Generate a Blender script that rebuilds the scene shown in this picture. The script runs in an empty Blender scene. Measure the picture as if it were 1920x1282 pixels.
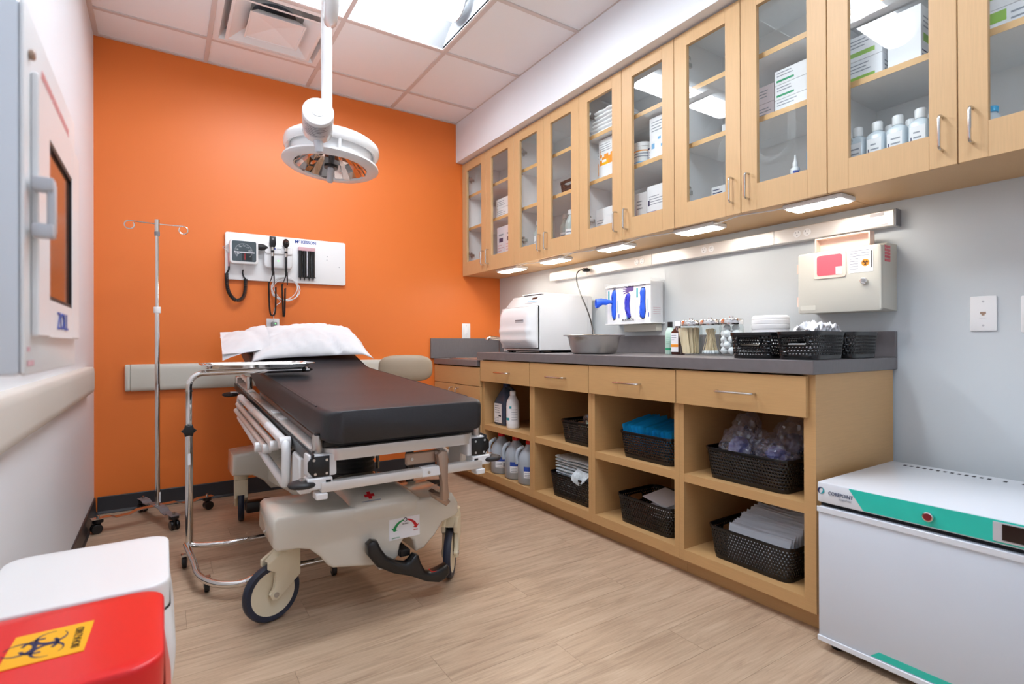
import bpy, bmesh, math, random
from mathutils import Vector, Matrix, noise
random.seed(7)
SC = bpy.context.scene
COL = SC.collection
PI = math.pi

# ---------------------------------------------------------------- camera, world, exposure
cam_data = bpy.data.cameras.new('camera')
cam = bpy.data.objects.new('camera', cam_data)
COL.objects.link(cam)
cam_data.sensor_width = 36.0
cam_data.lens = 18.742
cam_data.clip_start = 0.02
RT = Vector((0.8369237, -0.5473076, -0.0036183))
UP = Vector((0.0015251, -0.0042790, 0.9999897))
FW = Vector((0.5473175, 0.8369206, 0.0027465))
cam.matrix_world = Matrix(((RT.x, UP.x, -FW.x, 0), (RT.y, UP.y, -FW.y, 0), (RT.z, UP.z, -FW.z, 0.974), (0, 0, 0, 1)))
cam_data.dof.use_dof = True
cam_data.dof.focus_distance = 2.7
cam_data.dof.aperture_fstop = 3.6
SC.camera = cam

world = bpy.data.worlds.new('world')
SC.world = world
world.use_nodes = True
world.node_tree.nodes['Background'].inputs[0].default_value = (0.8, 0.9, 1.0, 1)
world.node_tree.nodes['Background'].inputs[1].default_value = 0.3
SC.view_settings.view_transform = 'Standard'
SC.view_settings.look = 'None'
SC.view_settings.exposure = 0.06
SC.view_settings.gamma = 1.0
SC.view_settings.use_curve_mapping = False
TROFFER = 38.0          # emission of the ceiling light lenses
TASK = 31.0             # emission of the under-cabinet light strips

# ---------------------------------------------------------------- materials
def lin(c):
    return tuple(((x / 255.0) / 12.92 if x / 255.0 <= 0.04045 else ((x / 255.0 + 0.055) / 1.055) ** 2.4) for x in c)

MATS = {}
def mat(name, rgb, rough=0.5, metal=0.0, bump=0.0, bscale=200.0, var=0.0, vscale=8.0, stretch=(1, 1, 1), coat=0.0, emit=0.0, objvar=0.0, spec=0.5, bstretch=None, trans=0.0, alpha=1.0):
    m = bpy.data.materials.new(name)
    m.use_nodes = True
    nt = m.node_tree
    N, L = nt.nodes, nt.links
    b = N['Principled BSDF']
    c = lin(rgb)
    b.inputs['Base Color'].default_value = (*c, 1)
    b.inputs['Roughness'].default_value = rough
    b.inputs['Metallic'].default_value = metal
    b.inputs['Specular IOR Level'].default_value = spec
    b.inputs['Coat Weight'].default_value = coat
    b.inputs['Coat Roughness'].default_value = 0.08
    b.inputs['Transmission Weight'].default_value = trans
    b.inputs['Alpha'].default_value = alpha
    if emit:
        b.inputs['Emission Color'].default_value = (*c, 1)
        b.inputs['Emission Strength'].default_value = emit
    tc = N.new('ShaderNodeTexCoord')
    col = None
    if var:
        mp = N.new('ShaderNodeMapping'); mp.inputs['Scale'].default_value = stretch
        L.new(tc.outputs['Object'], mp.inputs['Vector'])
        nz = N.new('ShaderNodeTexNoise'); nz.inputs['Scale'].default_value = vscale; nz.inputs['Detail'].default_value = 4.0
        L.new(mp.outputs[0], nz.inputs['Vector'])
        mr = N.new('ShaderNodeMapRange'); mr.inputs[3].default_value = 1 - var; mr.inputs[4].default_value = 1 + var
        mr.inputs[1].default_value = 0.25; mr.inputs[2].default_value = 0.75
        L.new(nz.outputs['Fac'], mr.inputs[0])
        col = mr.outputs[0]
    if objvar:
        oi = N.new('ShaderNodeObjectInfo')
        mr2 = N.new('ShaderNodeMapRange'); mr2.inputs[3].default_value = 1 - objvar; mr2.inputs[4].default_value = 1 + objvar
        L.new(oi.outputs['Random'], mr2.inputs[0])
        if col is None:
            col = mr2.outputs[0]
        else:
            mm = N.new('ShaderNodeMath'); mm.operation = 'MULTIPLY'
            L.new(col, mm.inputs[0]); L.new(mr2.outputs[0], mm.inputs[1]); col = mm.outputs[0]
    if col is not None:
        vm = N.new('ShaderNodeVectorMath'); vm.operation = 'SCALE'
        vm.inputs[0].default_value = c
        L.new(col, vm.inputs['Scale'])
        L.new(vm.outputs[0], b.inputs['Base Color'])
    if bump:
        mp2 = N.new('ShaderNodeMapping'); mp2.inputs['Scale'].default_value = bstretch or (1, 1, 1)
        L.new(tc.outputs['Object'], mp2.inputs['Vector'])
        nb = N.new('ShaderNodeTexNoise'); nb.inputs['Scale'].default_value = bscale; nb.inputs['Detail'].default_value = 3.0
        L.new(mp2.outputs[0], nb.inputs['Vector'])
        bp = N.new('ShaderNodeBump'); bp.inputs['Strength'].default_value = bump; bp.inputs['Distance'].default_value = 0.002
        L.new(nb.outputs['Fac'], bp.inputs['Height'])
        L.new(bp.outputs[0], b.inputs['Normal'])
    MATS[name] = m
    return m

def wood(name, rgb, rough=0.45, stretch=(60, 60, 3), amp=0.06):
    m = mat(name, rgb, rough, bump=0.04, bscale=90, bstretch=(10, 10, 1), var=amp, vscale=4.0, stretch=stretch, objvar=0.02)
    return m

def planks(name):
    m = bpy.data.materials.new(name); m.use_nodes = True
    nt = m.node_tree; N, L = nt.nodes, nt.links
    b = N['Principled BSDF']
    tc = N.new('ShaderNodeTexCoord'); oi = N.new('ShaderNodeObjectInfo')
    ml = N.new('ShaderNodeMath'); ml.operation = 'MULTIPLY'; ml.inputs[1].default_value = 37.0
    L.new(oi.outputs['Random'], ml.inputs[0])
    ad = N.new('ShaderNodeVectorMath'); ad.operation = 'ADD'
    L.new(tc.outputs['Object'], ad.inputs[0]); L.new(ml.outputs[0], ad.inputs[1])
    mp = N.new('ShaderNodeMapping'); mp.inputs['Scale'].default_value = (1.3, 13, 1)
    L.new(ad.outputs[0], mp.inputs['Vector'])
    n1 = N.new('ShaderNodeTexNoise'); n1.inputs['Scale'].default_value = 2.4; n1.inputs['Detail'].default_value = 5; n1.inputs['Roughness'].default_value = 0.6; n1.inputs['Distortion'].default_value = 1.1
    L.new(mp.outputs[0], n1.inputs['Vector'])
    mp2 = N.new('ShaderNodeMapping'); mp2.inputs['Scale'].default_value = (5, 120, 1)
    L.new(ad.outputs[0], mp2.inputs['Vector'])
    n2 = N.new('ShaderNodeTexNoise'); n2.inputs['Scale'].default_value = 2.0; n2.inputs['Detail'].default_value = 3
    L.new(mp2.outputs[0], n2.inputs['Vector'])
    mx = N.new('ShaderNodeMath'); mx.operation = 'MULTIPLY_ADD'; mx.inputs[1].default_value = 0.3
    L.new(n2.outputs['Fac'], mx.inputs[0])
    m3 = N.new('ShaderNodeMath'); m3.operation = 'MULTIPLY'; m3.inputs[1].default_value = 0.7
    L.new(n1.outputs['Fac'], m3.inputs[0]); L.new(m3.outputs[0], mx.inputs[2])
    cr = N.new('ShaderNodeValToRGB')
    e = cr.color_ramp.elements
    e[0].position = 0.27; e[0].color = (*lin((156, 130, 106)), 1)
    e[1].position = 0.74; e[1].color = (*lin((214, 190, 163)), 1)
    e2 = cr.color_ramp.elements.new(0.5); e2.color = (*lin((193, 166, 139)), 1)
    L.new(mx.outputs[0], cr.inputs[0])
    mr2 = N.new('ShaderNodeMapRange'); mr2.inputs[3].default_value = 0.96; mr2.inputs[4].default_value = 1.03
    L.new(oi.outputs['Random'], mr2.inputs[0])
    vm = N.new('ShaderNodeVectorMath'); vm.operation = 'SCALE'
    L.new(cr.outputs[0], vm.inputs[0]); L.new(mr2.outputs[0], vm.inputs['Scale'])
    L.new(vm.outputs[0], b.inputs['Base Color'])
    b.inputs['Roughness'].default_value = 0.42
    bp = N.new('ShaderNodeBump'); bp.inputs['Strength'].default_value = 0.12; bp.inputs['Distance'].default_value = 0.002
    L.new(mx.outputs[0], bp.inputs['Height']); L.new(bp.outputs[0], b.inputs['Normal'])
    MATS[name] = m
    return m

def clear(name, tint, ior=1.5, refl=1.0, rough=0.0, dens=0.0, rgb=(255, 255, 255)):
    """thin clear sheet: transparent + Fresnel reflection, dens adds a diffuse film"""
    m = bpy.data.materials.new(name); m.use_nodes = True
    nt = m.node_tree; N, L = nt.nodes, nt.links
    N.remove(N['Principled BSDF'])
    out = N['Material Output']
    t = N.new('ShaderNodeBsdfTransparent'); t.inputs[0].default_value = (*tint, 1)
    g = N.new('ShaderNodeBsdfGlossy'); g.inputs['Roughness'].default_value = rough; g.inputs[0].default_value = (refl, refl, refl, 1)
    f = N.new('ShaderNodeFresnel'); f.inputs[0].default_value = ior
    mx = N.new('ShaderNodeMixShader')
    ge = N.new('ShaderNodeNewGeometry')
    iv = N.new('ShaderNodeMath'); iv.operation = 'SUBTRACT'; iv.inputs[0].default_value = 1.0
    L.new(ge.outputs['Backfacing'], iv.inputs[1])
    fm = N.new('ShaderNodeMath'); fm.operation = 'MULTIPLY'
    L.new(f.outputs[0], fm.inputs[0]); L.new(iv.outputs[0], fm.inputs[1])
    L.new(fm.outputs[0], mx.inputs[0])
    if dens:
        d = N.new('ShaderNodeBsdfDiffuse'); d.inputs[0].default_value = (*lin(rgb), 1)
        m0 = N.new('ShaderNodeMixShader'); m0.inputs[0].default_value = dens
        L.new(t.outputs[0], m0.inputs[1]); L.new(d.outputs[0], m0.inputs[2])
        L.new(m0.outputs[0], mx.inputs[1])
    else:
        L.new(t.outputs[0], mx.inputs[1])
    L.new(g.outputs[0], mx.inputs[2])
    L.new(mx.outputs[0], out.inputs[0])
    MATS[name] = m
    return m

def lamp_mat(name, rgb, strength):
    m = bpy.data.materials.new(name); m.use_nodes = True
    nt = m.node_tree; N, L = nt.nodes, nt.links
    N.remove(N['Principled BSDF'])
    e = N.new('ShaderNodeEmission'); e.inputs[0].default_value = (*rgb, 1); e.inputs[1].default_value = strength
    L.new(e.outputs[0], N['Material Output'].inputs[0])
    MATS[name] = m
    return m

# ---------------------------------------------------------------- mesh builder
class MB:
    def __init__(s):
        s.V = []; s.F = []; s.M = []
    def add(s, vs, fs, mi=0):
        n = len(s.V)
        s.V.extend([tuple(v) for v in vs])
        s.F.extend([tuple(i + n for i in f) for f in fs])
        s.M.extend([mi] * len(fs))
        return s
    def bm(s, b, mi=0, mtx=None):
        b.verts.index_update()
        vs = [(mtx @ v.co if mtx else v.co.copy()) for v in b.verts]
        fs = [[v.index for v in f.verts] for f in b.faces]
        b.free()
        return s.add(vs, fs, mi)
    def box(s, x0, x1, y0, y1, z0, z1, bev=0.0, seg=2, mi=0, mtx=None):
        if x1 < x0: x0, x1 = x1, x0
        if y1 < y0: y0, y1 = y1, y0
        if z1 < z0: z0, z1 = z1, z0
        if not bev:
            vs = [Vector((x, y, z)) for x in (x0, x1) for y in (y0, y1) for z in (z0, z1)]
            if mtx: vs = [mtx @ v for v in vs]
            return s.add(vs, [(0, 1, 3, 2), (4, 6, 7, 5), (0, 4, 5, 1), (2, 3, 7, 6), (0, 2, 6, 4), (1, 5, 7, 3)], mi)
        b = bmesh.new()
        bmesh.ops.create_cube(b, size=1)
        for v in b.verts:
            v.co = Vector((x0 + (v.co.x + .5) * (x1 - x0), y0 + (v.co.y + .5) * (y1 - y0), z0 + (v.co.z + .5) * (z1 - z0)))
        bev = min(bev, 0.49 * min(x1 - x0, y1 - y0, z1 - z0))
        bmesh.ops.bevel(b, geom=b.edges[:], offset=bev, segments=seg, profile=0.5, affect='EDGES')
        return s.bm(b, mi, mtx)
    def tube(s, pts, r, n=10, closed=False, cap=True, mi=0):
        pts = [Vector(p) for p in pts]
        R = r if isinstance(r, (list, tuple)) else [r] * len(pts)
        m = len(pts)
        tang = []
        for i in range(m):
            if closed:
                t = pts[(i + 1) % m] - pts[i - 1]
            else:
                t = pts[min(i + 1, m - 1)] - pts[max(i - 1, 0)]
            tang.append(t.normalized() if t.length > 1e-9 else Vector((0, 0, 1)))
        a = Vector((0, 0, 1)) if abs(tang[0].z) < 0.9 else Vector((1, 0, 0))
        u = tang[0].cross(a).normalized()
        vs = []; fs = []
        for i in range(m):
            if i:
                q = tang[i - 1].rotation_difference(tang[i])
                u = (q @ u); u = (u - tang[i] * u.dot(tang[i])).normalized()
            w = tang[i].cross(u)
            for k in range(n):
                an = 2 * PI * k / n
                vs.append(pts[i] + (u * math.cos(an) + w * math.sin(an)) * R[i])
        rng = m if closed else m - 1
        for i in range(rng):
            j = (i + 1) % m
            for k in range(n):
                k2 = (k + 1) % n
                fs.append((i * n + k, i * n + k2, j * n + k2, j * n + k))
        if cap and not closed:
            fs.append(tuple(range(n - 1, -1, -1)))
            fs.append(tuple(range((m - 1) * n, m * n)))
        return s.add(vs, fs, mi)
    def cyl(s, p0, p1, r, r2=None, n=20, mi=0, bev=0.0):
        p0 = Vector(p0); p1 = Vector(p1)
        r2 = r if r2 is None else r2
        if bev:
            d = (p1 - p0).normalized() * bev
            return s.tube([p0, p0 + d * .001, p0 + d * .3, p0 + d, p1 - d, p1 - d * .3, p1 - d * .001, p1], [r - bev, r - bev, r - bev * .3, r, r2, r2 - bev * .3, r2 - bev, r2 - bev], n=n, mi=mi)
        return s.tube([p0, p1], [r, r2], n=n, mi=mi)
    def lathe(s, prof, c=(0, 0, 0), n=32, mi=0, axis=None, cap=True):
        """prof: list of (radius, height); axis: matrix or None (z up)"""
        vs = []; fs = []
        for (r, h) in prof:
            for k in range(n):
                a = 2 * PI * k / n
                v = Vector((r * math.cos(a), r * math.sin(a), h))
                if axis: v = axis @ v
                vs.append(v + Vector(c))
        for i in range(len(prof) - 1):
            for k in range(n):
                k2 = (k + 1) % n
                fs.append((i * n + k, i * n + k2, (i + 1) * n + k2, (i + 1) * n + k))
        if cap:
            if prof[0][0] > 1e-6: fs.append(tuple(range(n - 1, -1, -1)))
            if prof[-1][0] > 1e-6: fs.append(tuple(range((len(prof) - 1) * n, len(prof) * n)))
        return s.add(vs, fs, mi)
    def prism(s, poly, fn, a, b, bev=0.0, mi=0, seg=2):
        """extrude 2d polygon; fn(u,v,t)->xyz, t from a to b"""
        bb = bmesh.new()
        n = len(poly)
        v0 = [bb.verts.new(fn(p[0], p[1], a)) for p in poly]
        v1 = [bb.verts.new(fn(p[0], p[1], b)) for p in poly]
        f0 = bb.faces.new(v0); f1 = bb.faces.new(v1[::-1])
        for i in range(n):
            j = (i + 1) % n
            bb.faces.new((v0[j], v0[i], v1[i], v1[j]))
        bmesh.ops.recalc_face_normals(bb, faces=bb.faces[:])
        if bev:
            es = [e for e in bb.edges if (f0 in e.link_faces or f1 in e.link_faces)]
            bmesh.ops.bevel(bb, geom=es, offset=bev, segments=seg, profile=0.5, affect='EDGES', clamp_overlap=True)
        return s.bm(bb, mi)
    def ball(s, c, rx, ry=None, rz=None, n=16, m=10, mi=0, mtx=None):
        ry = ry or rx; rz = rz or rx
        vs = []; fs = []
        for i in range(m + 1):
            th = PI * i / m
            for k in range(n):
                a = 2 * PI * k / n
                v = Vector((rx * math.sin(th) * math.cos(a), ry * math.sin(th) * math.sin(a), rz * math.cos(th)))
                if mtx: v = mtx @ v
                vs.append(v + Vector(c))
        for i in range(m):
            for k in range(n):
                k2 = (k + 1) % n
                fs.append((i * n + k, (i + 1) * n + k, (i + 1) * n + k2, i * n + k2))
        return s.add(vs, fs, mi)
    def quad(s, a, b, c, d, mi=0):
        return s.add([a, b, c, d], [(0, 1, 2, 3)], mi)
    def grid(s, nu, nv, fn, mi=0, closed_u=False):
        vs = [fn(i / (nu - (0 if closed_u else 1)), j / (nv - 1)) for j in range(nv) for i in range(nu)]
        fs = []
        for j in range(nv - 1):
            for i in range(nu if closed_u else nu - 1):
                i2 = (i + 1) % nu
                fs.append((j * nu + i, j * nu + i2, (j + 1) * nu + i2, (j + 1) * nu + i))
        return s.add(vs, fs, mi)
    def build(s, name, mats, parent=None, org=None, smooth=True, ang=38, fix=False):
        mats = mats if isinstance(mats, (list, tuple)) else [mats]
        if parent is not None:
            o0 = ORG[parent.name]
        else:
            o0 = Vector(org or (0, 0, 0))
        me = bpy.data.meshes.new(name)
        me.from_pydata([(v[0] - o0[0], v[1] - o0[1], v[2] - o0[2]) for v in s.V], [], s.F)
        for m in mats:
            me.materials.append(MATS[m] if isinstance(m, str) else m)
        if len(mats) > 1:
            me.polygons.foreach_set('material_index', s.M)
        if fix:
            b = bmesh.new(); b.from_mesh(me)
            bmesh.ops.remove_doubles(b, verts=b.verts[:], dist=1e-6)
            bmesh.ops.recalc_face_normals(b, faces=b.faces[:])
            b.to_mesh(me); b.free()
        if smooth:
            me.polygons.foreach_set('use_smooth', [True] * len(me.polygons))
            me.set_sharp_from_angle(angle=math.radians(ang))
        me.update()
        o = bpy.data.objects.new(name, me)
        COL.objects.link(o)
        if parent is not None:
            o.parent = parent
        else:
            o.location = o0
        ORG[o.name] = o0
        return o

ORG = {}
def tag(o, label, cat, group=None, kind=None):
    o['label'] = label; o['category'] = cat
    if group: o['group'] = group
    if kind: o['kind'] = kind
    return o
def thing(name, label, cat, loc, rz=0.0, group=None, local=False):
    o = bpy.data.objects.new(name, None)
    o.empty_display_size = 0.05
    COL.objects.link(o)
    o.location = loc
    if rz or local:
        o.rotation_euler = (0, 0, rz)
    ORG[o.name] = Vector((0, 0, 0)) if (local or rz) else Vector(loc)
    return tag(o, label, cat, group)
def struct(o):
    o['kind'] = 'structure'
    return o
def copy_tree(o, parent=None):
    c = o.copy(); COL.objects.link(c)
    ORG[c.name] = ORG[o.name]
    if parent is not None: c.parent = parent
    for ch in list(o.children):
        copy_tree(ch, c)
    return c
def dup(o, loc, label=None, rz=None):
    c = copy_tree(o)
    c.location = loc
    if rz is not None: c.rotation_euler = (0, 0, rz)
    if label: c['label'] = label
    return c

def lettering(txt, size, m, parent, c, right, up, name='lettering', align='CENTER', xs=1.0, depth=0.0004, bold=0.0):
    """flat raised letters: c = anchor in world, right/up = axes of the face they stand on"""
    cu = bpy.data.curves.new('t', 'FONT')
    cu.body = txt; cu.size = size; cu.align_x = align; cu.align_y = 'CENTER'; cu.extrude = depth; cu.offset = bold
    cu.resolution_u = 3
    ob = bpy.data.objects.new('t', cu); COL.objects.link(ob)
    dg = bpy.context.evaluated_depsgraph_get()
    me = ob.evaluated_get(dg).to_mesh()
    r = Vector(right).normalized(); u = Vector(up).normalized(); n = r.cross(u)
    b = MB()
    b.add([Vector(c) + r * v.co.x * xs + u * v.co.y + n * (v.co.z + depth) for v in me.vertices], [tuple(p.vertices) for p in me.polygons])
    ob.evaluated_get(dg).to_mesh_clear()
    bpy.data.objects.remove(ob); bpy.data.curves.remove(cu)
    return b.build(name, m, parent, smooth=False)

def rrect(w, h, r, n=4, cx=0.0, cy=0.0):
    """rounded rectangle polygon, counter-clockwise"""
    pts = []
    for (sx, sy, a0) in ((1, 1, 0), (-1, 1, 90), (-1, -1, 180), (1, -1, 270)):
        for k in range(n + 1):
            a = math.radians(a0 + 90.0 * k / n)
            pts.append((cx + sx * (w / 2 - r) + r * math.cos(a), cy + sy * (h / 2 - r) + r * math.sin(a)))
    return pts
def arc(c, r, a0, a1, n, plane='xz'):
    out = []
    for k in range(n + 1):
        a = math.radians(a0 + (a1 - a0) * k / n)
        u, v = r * math.cos(a), r * math.sin(a)
        if plane == 'xz': out.append((c[0] + u, c[1], c[2] + v))
        elif plane == 'yz': out.append((c[0], c[1] + u, c[2] + v))
        else: out.append((c[0] + u, c[1] + v, c[2]))
    return out
def smooth_path(pts, n=6, closed=False):
    """Catmull-Rom through points"""
    P = [Vector(p) for p in pts]; m = len(P); out = []
    rng = m if closed else m - 1
    for i in range(rng):
        p0 = P[i - 1] if (closed or i) else P[0]
        p1 = P[i]; p2 = P[(i + 1) % m]
        p3 = P[(i + 2) % m] if closed else P[min(i + 2, m - 1)]
        for k in range(n):
            t = k / n
            out.append(0.5 * ((2 * p1) + (-p0 + p2) * t + (2 * p0 - 5 * p1 + 4 * p2 - p3) * t * t + (-p0 + 3 * p1 - 3 * p2 + p3) * t ** 3))
    if not closed: out.append(P[-1])
    return out
XZ = lambda u, v, t: (u, t, v)      # extrude along y
YZ = lambda u, v, t: (t, u, v)      # extrude along x
XY = lambda u, v, t: (u, v, t)      # extrude along z

# ---------------------------------------------------------------- palette
mat('orange_paint', (234, 122, 48), 0.45, bump=0.06, bscale=500)
mat('white_paint', (236, 240, 245), 0.5, bump=0.05, bscale=450)
mat('grey_paint', (207, 213, 216), 0.5, bump=0.06, bscale=450)
mat('ceiling_tile', (247, 247, 248), 0.85, bump=0.12, bscale=350)
mat('grid_white', (216, 205, 200), 0.5)
mat('rubber_base', (48, 49, 54), 0.4)
planks('vinyl_plank')
mat('plank_joint', (158, 130, 108), 0.8)
wood('maple', (209, 170, 122), 0.45, (70, 70, 2.5), 0.05)
wood('maple_low', (200, 158, 106), 0.45, (3, 3, 60), 0.04)
wood('maple_edge', (222, 178, 122), 0.45, (40, 3, 40), 0.05)
mat('melamine', (250, 250, 250), 0.35)
mat('laminate', (112, 107, 108), 0.38, var=0.07, vscale=30, stretch=(6, 1, 1), bump=0.05, bscale=300)
mat('steel', (208, 206, 202), 0.26, 1.0)
mat('brushed', (196, 190, 184), 0.36, 1.0, bump=0.05, bscale=120, bstretch=(1, 1, 12))
mat('chrome', (228, 226, 224), 0.09, 1.0)
mat('alu', (226, 222, 217), 0.32, 0.35)
mat('bronze', (176, 150, 132), 0.35, 0.6)
mat('white_plastic', (240, 240, 240), 0.3)
mat('white_gloss', (245, 245, 245), 0.16, coat=0.5)
mat('warm_white', (238, 232, 220), 0.35)
mat('grey_plastic', (200, 200, 204), 0.35)
mat('mid_grey', (128, 128, 132), 0.4)
mat('putty', (208, 205, 193), 0.42)
mat('bumper', (214, 209, 200), 0.55, bump=0.15, bscale=420)
mat('stretcher_shell', (222, 217, 204), 0.14, coat=0.6)
mat('cream', (235, 224, 196), 0.35)
mat('black_plastic', (22, 22, 24), 0.28)
mat('black_rubber', (30, 30, 32), 0.5)
mat('navy_rubber', (38, 44, 62), 0.45)
mat('black_vinyl', (40, 40, 44), 0.46, bump=0.4, bscale=90, bstretch=(1, 3.5, 1), var=0.1, vscale=12)
mat('basket_black', (16, 16, 18), 0.16)
mat('lock_red', (128, 36, 44), 0.2)
mat('basket_brown', (62, 42, 38), 0.4)
mat('taupe_vinyl', (166, 148, 126), 0.5, bump=0.1, bscale=350)
mat('linen', (238, 238, 240), 0.8, bump=0.15, bscale=60)
mat('appliance', (230, 235, 242), 0.28, coat=0.3)
mat('appliance_door', (218, 226, 236), 0.4, bump=0.04, bscale=600)
mat('teal', (36, 205, 186), 0.25, coat=0.4)
mat('dark_glass', (40, 28, 26), 0.1)
mat('window_reflection', (118, 70, 46), 0.12, var=.25, vscale=14, stretch=(1, 3, .6))  # brown puts the orange wall's reflection into the window colour
mat('faded_red', (238, 168, 162), 0.6)
mat('dark_gap', (24, 24, 28), 0.8)
mat('red_plastic', (236, 26, 30), 0.3, coat=0.2)
mat('label_yellow', (255, 186, 8), 0.4)
mat('label_white', (246, 246, 248), 0.5)
mat('print_grey', (150, 155, 165), 0.6)
mat('print_black', (28, 26, 30), 0.6)
mat('print_blue', (44, 78, 170), 0.5)
mat('print_navy', (30, 44, 90), 0.5)
mat('print_red', (214, 44, 40), 0.5)
mat('print_green', (40, 160, 110), 0.5)
mat('print_lime', (150, 196, 84), 0.5)
mat('print_orange', (248, 156, 40), 0.5)
mat('print_teal', (40, 160, 170), 0.5)
mat('print_pink', (214, 170, 176), 0.5)
mat('print_sky', (120, 180, 224), 0.5)
mat('print_purple', (96, 76, 140), 0.5)
mat('arrow_green', (20, 150, 80), 0.5)
mat('arrow_red', (206, 24, 34), 0.5)
mat('carton', (240, 240, 243), 0.55)
mat('carton_pink', (232, 222, 228), 0.55)
mat('glove_blue', (36, 92, 226), 0.45, bump=0.6, bscale=60)
mat('glove_violet', (52, 58, 190), 0.45, bump=0.6, bscale=60)
mat('wrap_blue', (34, 170, 226), 0.42, objvar=.22)
mat('wrap_white', (222, 229, 238), 0.4, objvar=.10)
mat('wood_stick', (248, 224, 184), 0.6, objvar=0.06)
mat('cotton', (250, 250, 250), 0.9)
mat('mint', (196, 226, 212), 0.35)
mat('amber', (66, 34, 26), 0.15)
mat('cloth_print', (206, 218, 224), 0.8, var=0.28, vscale=60)
mat('towel', (246, 246, 248), 0.9, bump=0.3, bscale=120)
mat('sharps_red', (226, 96, 110), 0.2)
mat('peach', (244, 214, 200), 0.4)
mat('led_green', (110, 240, 120), 0.4, emit=2.0)
mat('blue_fluid', (64, 78, 100), 0.15)
mat('jug_milk', (206, 216, 226), 0.3, trans=0.35)
mat('bottle_clear', (220, 234, 232), 0.2, trans=0.4)
mat('bottle_ice', (222, 233, 240), 0.25, trans=0.12)
mat('gauge_face', (78, 92, 98), 0.3)
mat('gauge_dark', (38, 44, 46), 0.3)
mat('mirror_facet', (246, 222, 206), 0.06, 1.0)
mat('vent_dark', (96, 102, 112), 0.6)
mat('vent_metal', (205, 212, 214), 0.4)
clear('door_glass', (0.98, 0.992, 0.985), 1.5, 1.0)
clear('cover_glass', (0.95, 0.95, 0.95), 1.45, 0.9)
clear('jar_glass', (0.94, 0.96, 0.96), 1.35, 0.9)
clear('bag_film', (0.9, 0.9, 0.94), 1.75, 1.0, 0.12, 0.10, (214, 214, 232))
clear('acrylic', (0.95, 0.96, 0.97), 1.4, 0.8, 0.02, 0.12)
lamp_mat('lens_glow', (0.93, 0.985, 1.05), TROFFER)
mat('reflector_white', (150, 153, 156), 0.5)
lamp_mat('lens_fill', (0.84, 0.97, 1.15), TROFFER * 0.65)
lamp_mat('task_glow', (1.0, 0.93, 0.84), TASK)
# ================================================================= the room
XL, XR, YB, YF, ZC, XS = -0.334, 2.412, 3.877, -1.2, 2.76, 1.996
def slab(name, m, *b):
    return struct(MB().box(*b).build(name, m, org=(b[0], b[2], b[4]), smooth=False))
wall_left = slab('wall_left', 'white_paint', XL - .1, XL, YF - .1, YB + .1, -.05, 2.95)
wall_back = slab('wall_back', 'orange_paint', XL, XR, YB, YB + .1, -.05, 2.95)
wall_right = slab('wall_right', 'grey_paint', XR, XR + .1, YF - .1, YB + .1, -.05, 2.95)
wall_front = slab('wall_front', 'white_paint', XL, XR, YF - .1, YF, -.05, 2.95)
soffit = slab('trim_1', 'white_paint', XS, XR - .0005, YF, YB - .0005, 2.443, 2.82)
floor = slab('floor', 'plank_joint', XL, XR, YF, YB, -.05, -.004)
floor_o = ORG[floor.name]
y = YF; row = 0
while y < YB:
    y1 = min(y + .152, YB)
    x = XL - (0.37 * row % 1.22); row += 1
    while x < XR:
        a, b = max(x, XL), min(x + 1.22, XR)
        if b - a > .02:
            MB().box(a + .0004, b - .0004, y + .0004, y1 - .0004, -.012, 0).build('plank', 'vinyl_plank', floor, smooth=False)
        x += 1.22
    y = y1
# ceiling: slab above, hung grid and lay-in tiles
ceiling = slab('ceiling', 'white_paint', XL, XR, YF, YB, 2.90, 2.95)
GX = [XL, .2268, .8364, 1.446, XS]
GY = [YB, 3.566, 2.957, 2.347, 1.737, 1.128, .518, -.091, -.70, YF]
g = MB()
for gx in GX[1:4]: g.box(gx - .012, gx + .012, YF, YB, ZC - .003, ZC + .03)
for gy in GY[1:9]: g.box(XL, XS, gy - .0119, gy + .0119, ZC - .0025, ZC + .029)
g.build('ceiling_grid', 'grid_white', ceiling, smooth=False)
a = MB()
a.box(XL, XL + .024, YF, YB, ZC - .004, ZC + .03); a.box(XL + .024, XS, YB - .018, YB, ZC - .004, ZC + .03)
a.box(XS - .003, XS - .0002, YF, YB - .018, ZC - .002, ZC + .03)
a.build('wall_angle', 'grid_white', ceiling, smooth=False)
for i in range(4):
    for j in range(9):
        if j == 1 and i == 1: continue
        if j in (2, 4, 6) and i in (1, 2): continue
        MB().box(GX[i] + .004, GX[i + 1] - .004, GY[j + 1] + .004, GY[j] - .004, ZC + .004, ZC + .02).build('ceiling_tile', 'ceiling_tile', ceiling, smooth=False)

# cove base
def baseboard(name, poly_fn, a, b):
    pr = [(0, 0), (.016, 0), (.016, .004), (.009, .016), (.007, .095), (.004, .0985), (0, .0985)]
    return struct(MB().prism(pr, poly_fn, a, b).build(name, 'rubber_base', org=(0, 0, 0), ang=20))
baseboard('baseboard_back', lambda u, v, t: (t, YB - u, v), XL + .016, 1.80)
baseboard('baseboard_left', lambda u, v, t: (XL + u, t, v), YF, YB)

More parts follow.
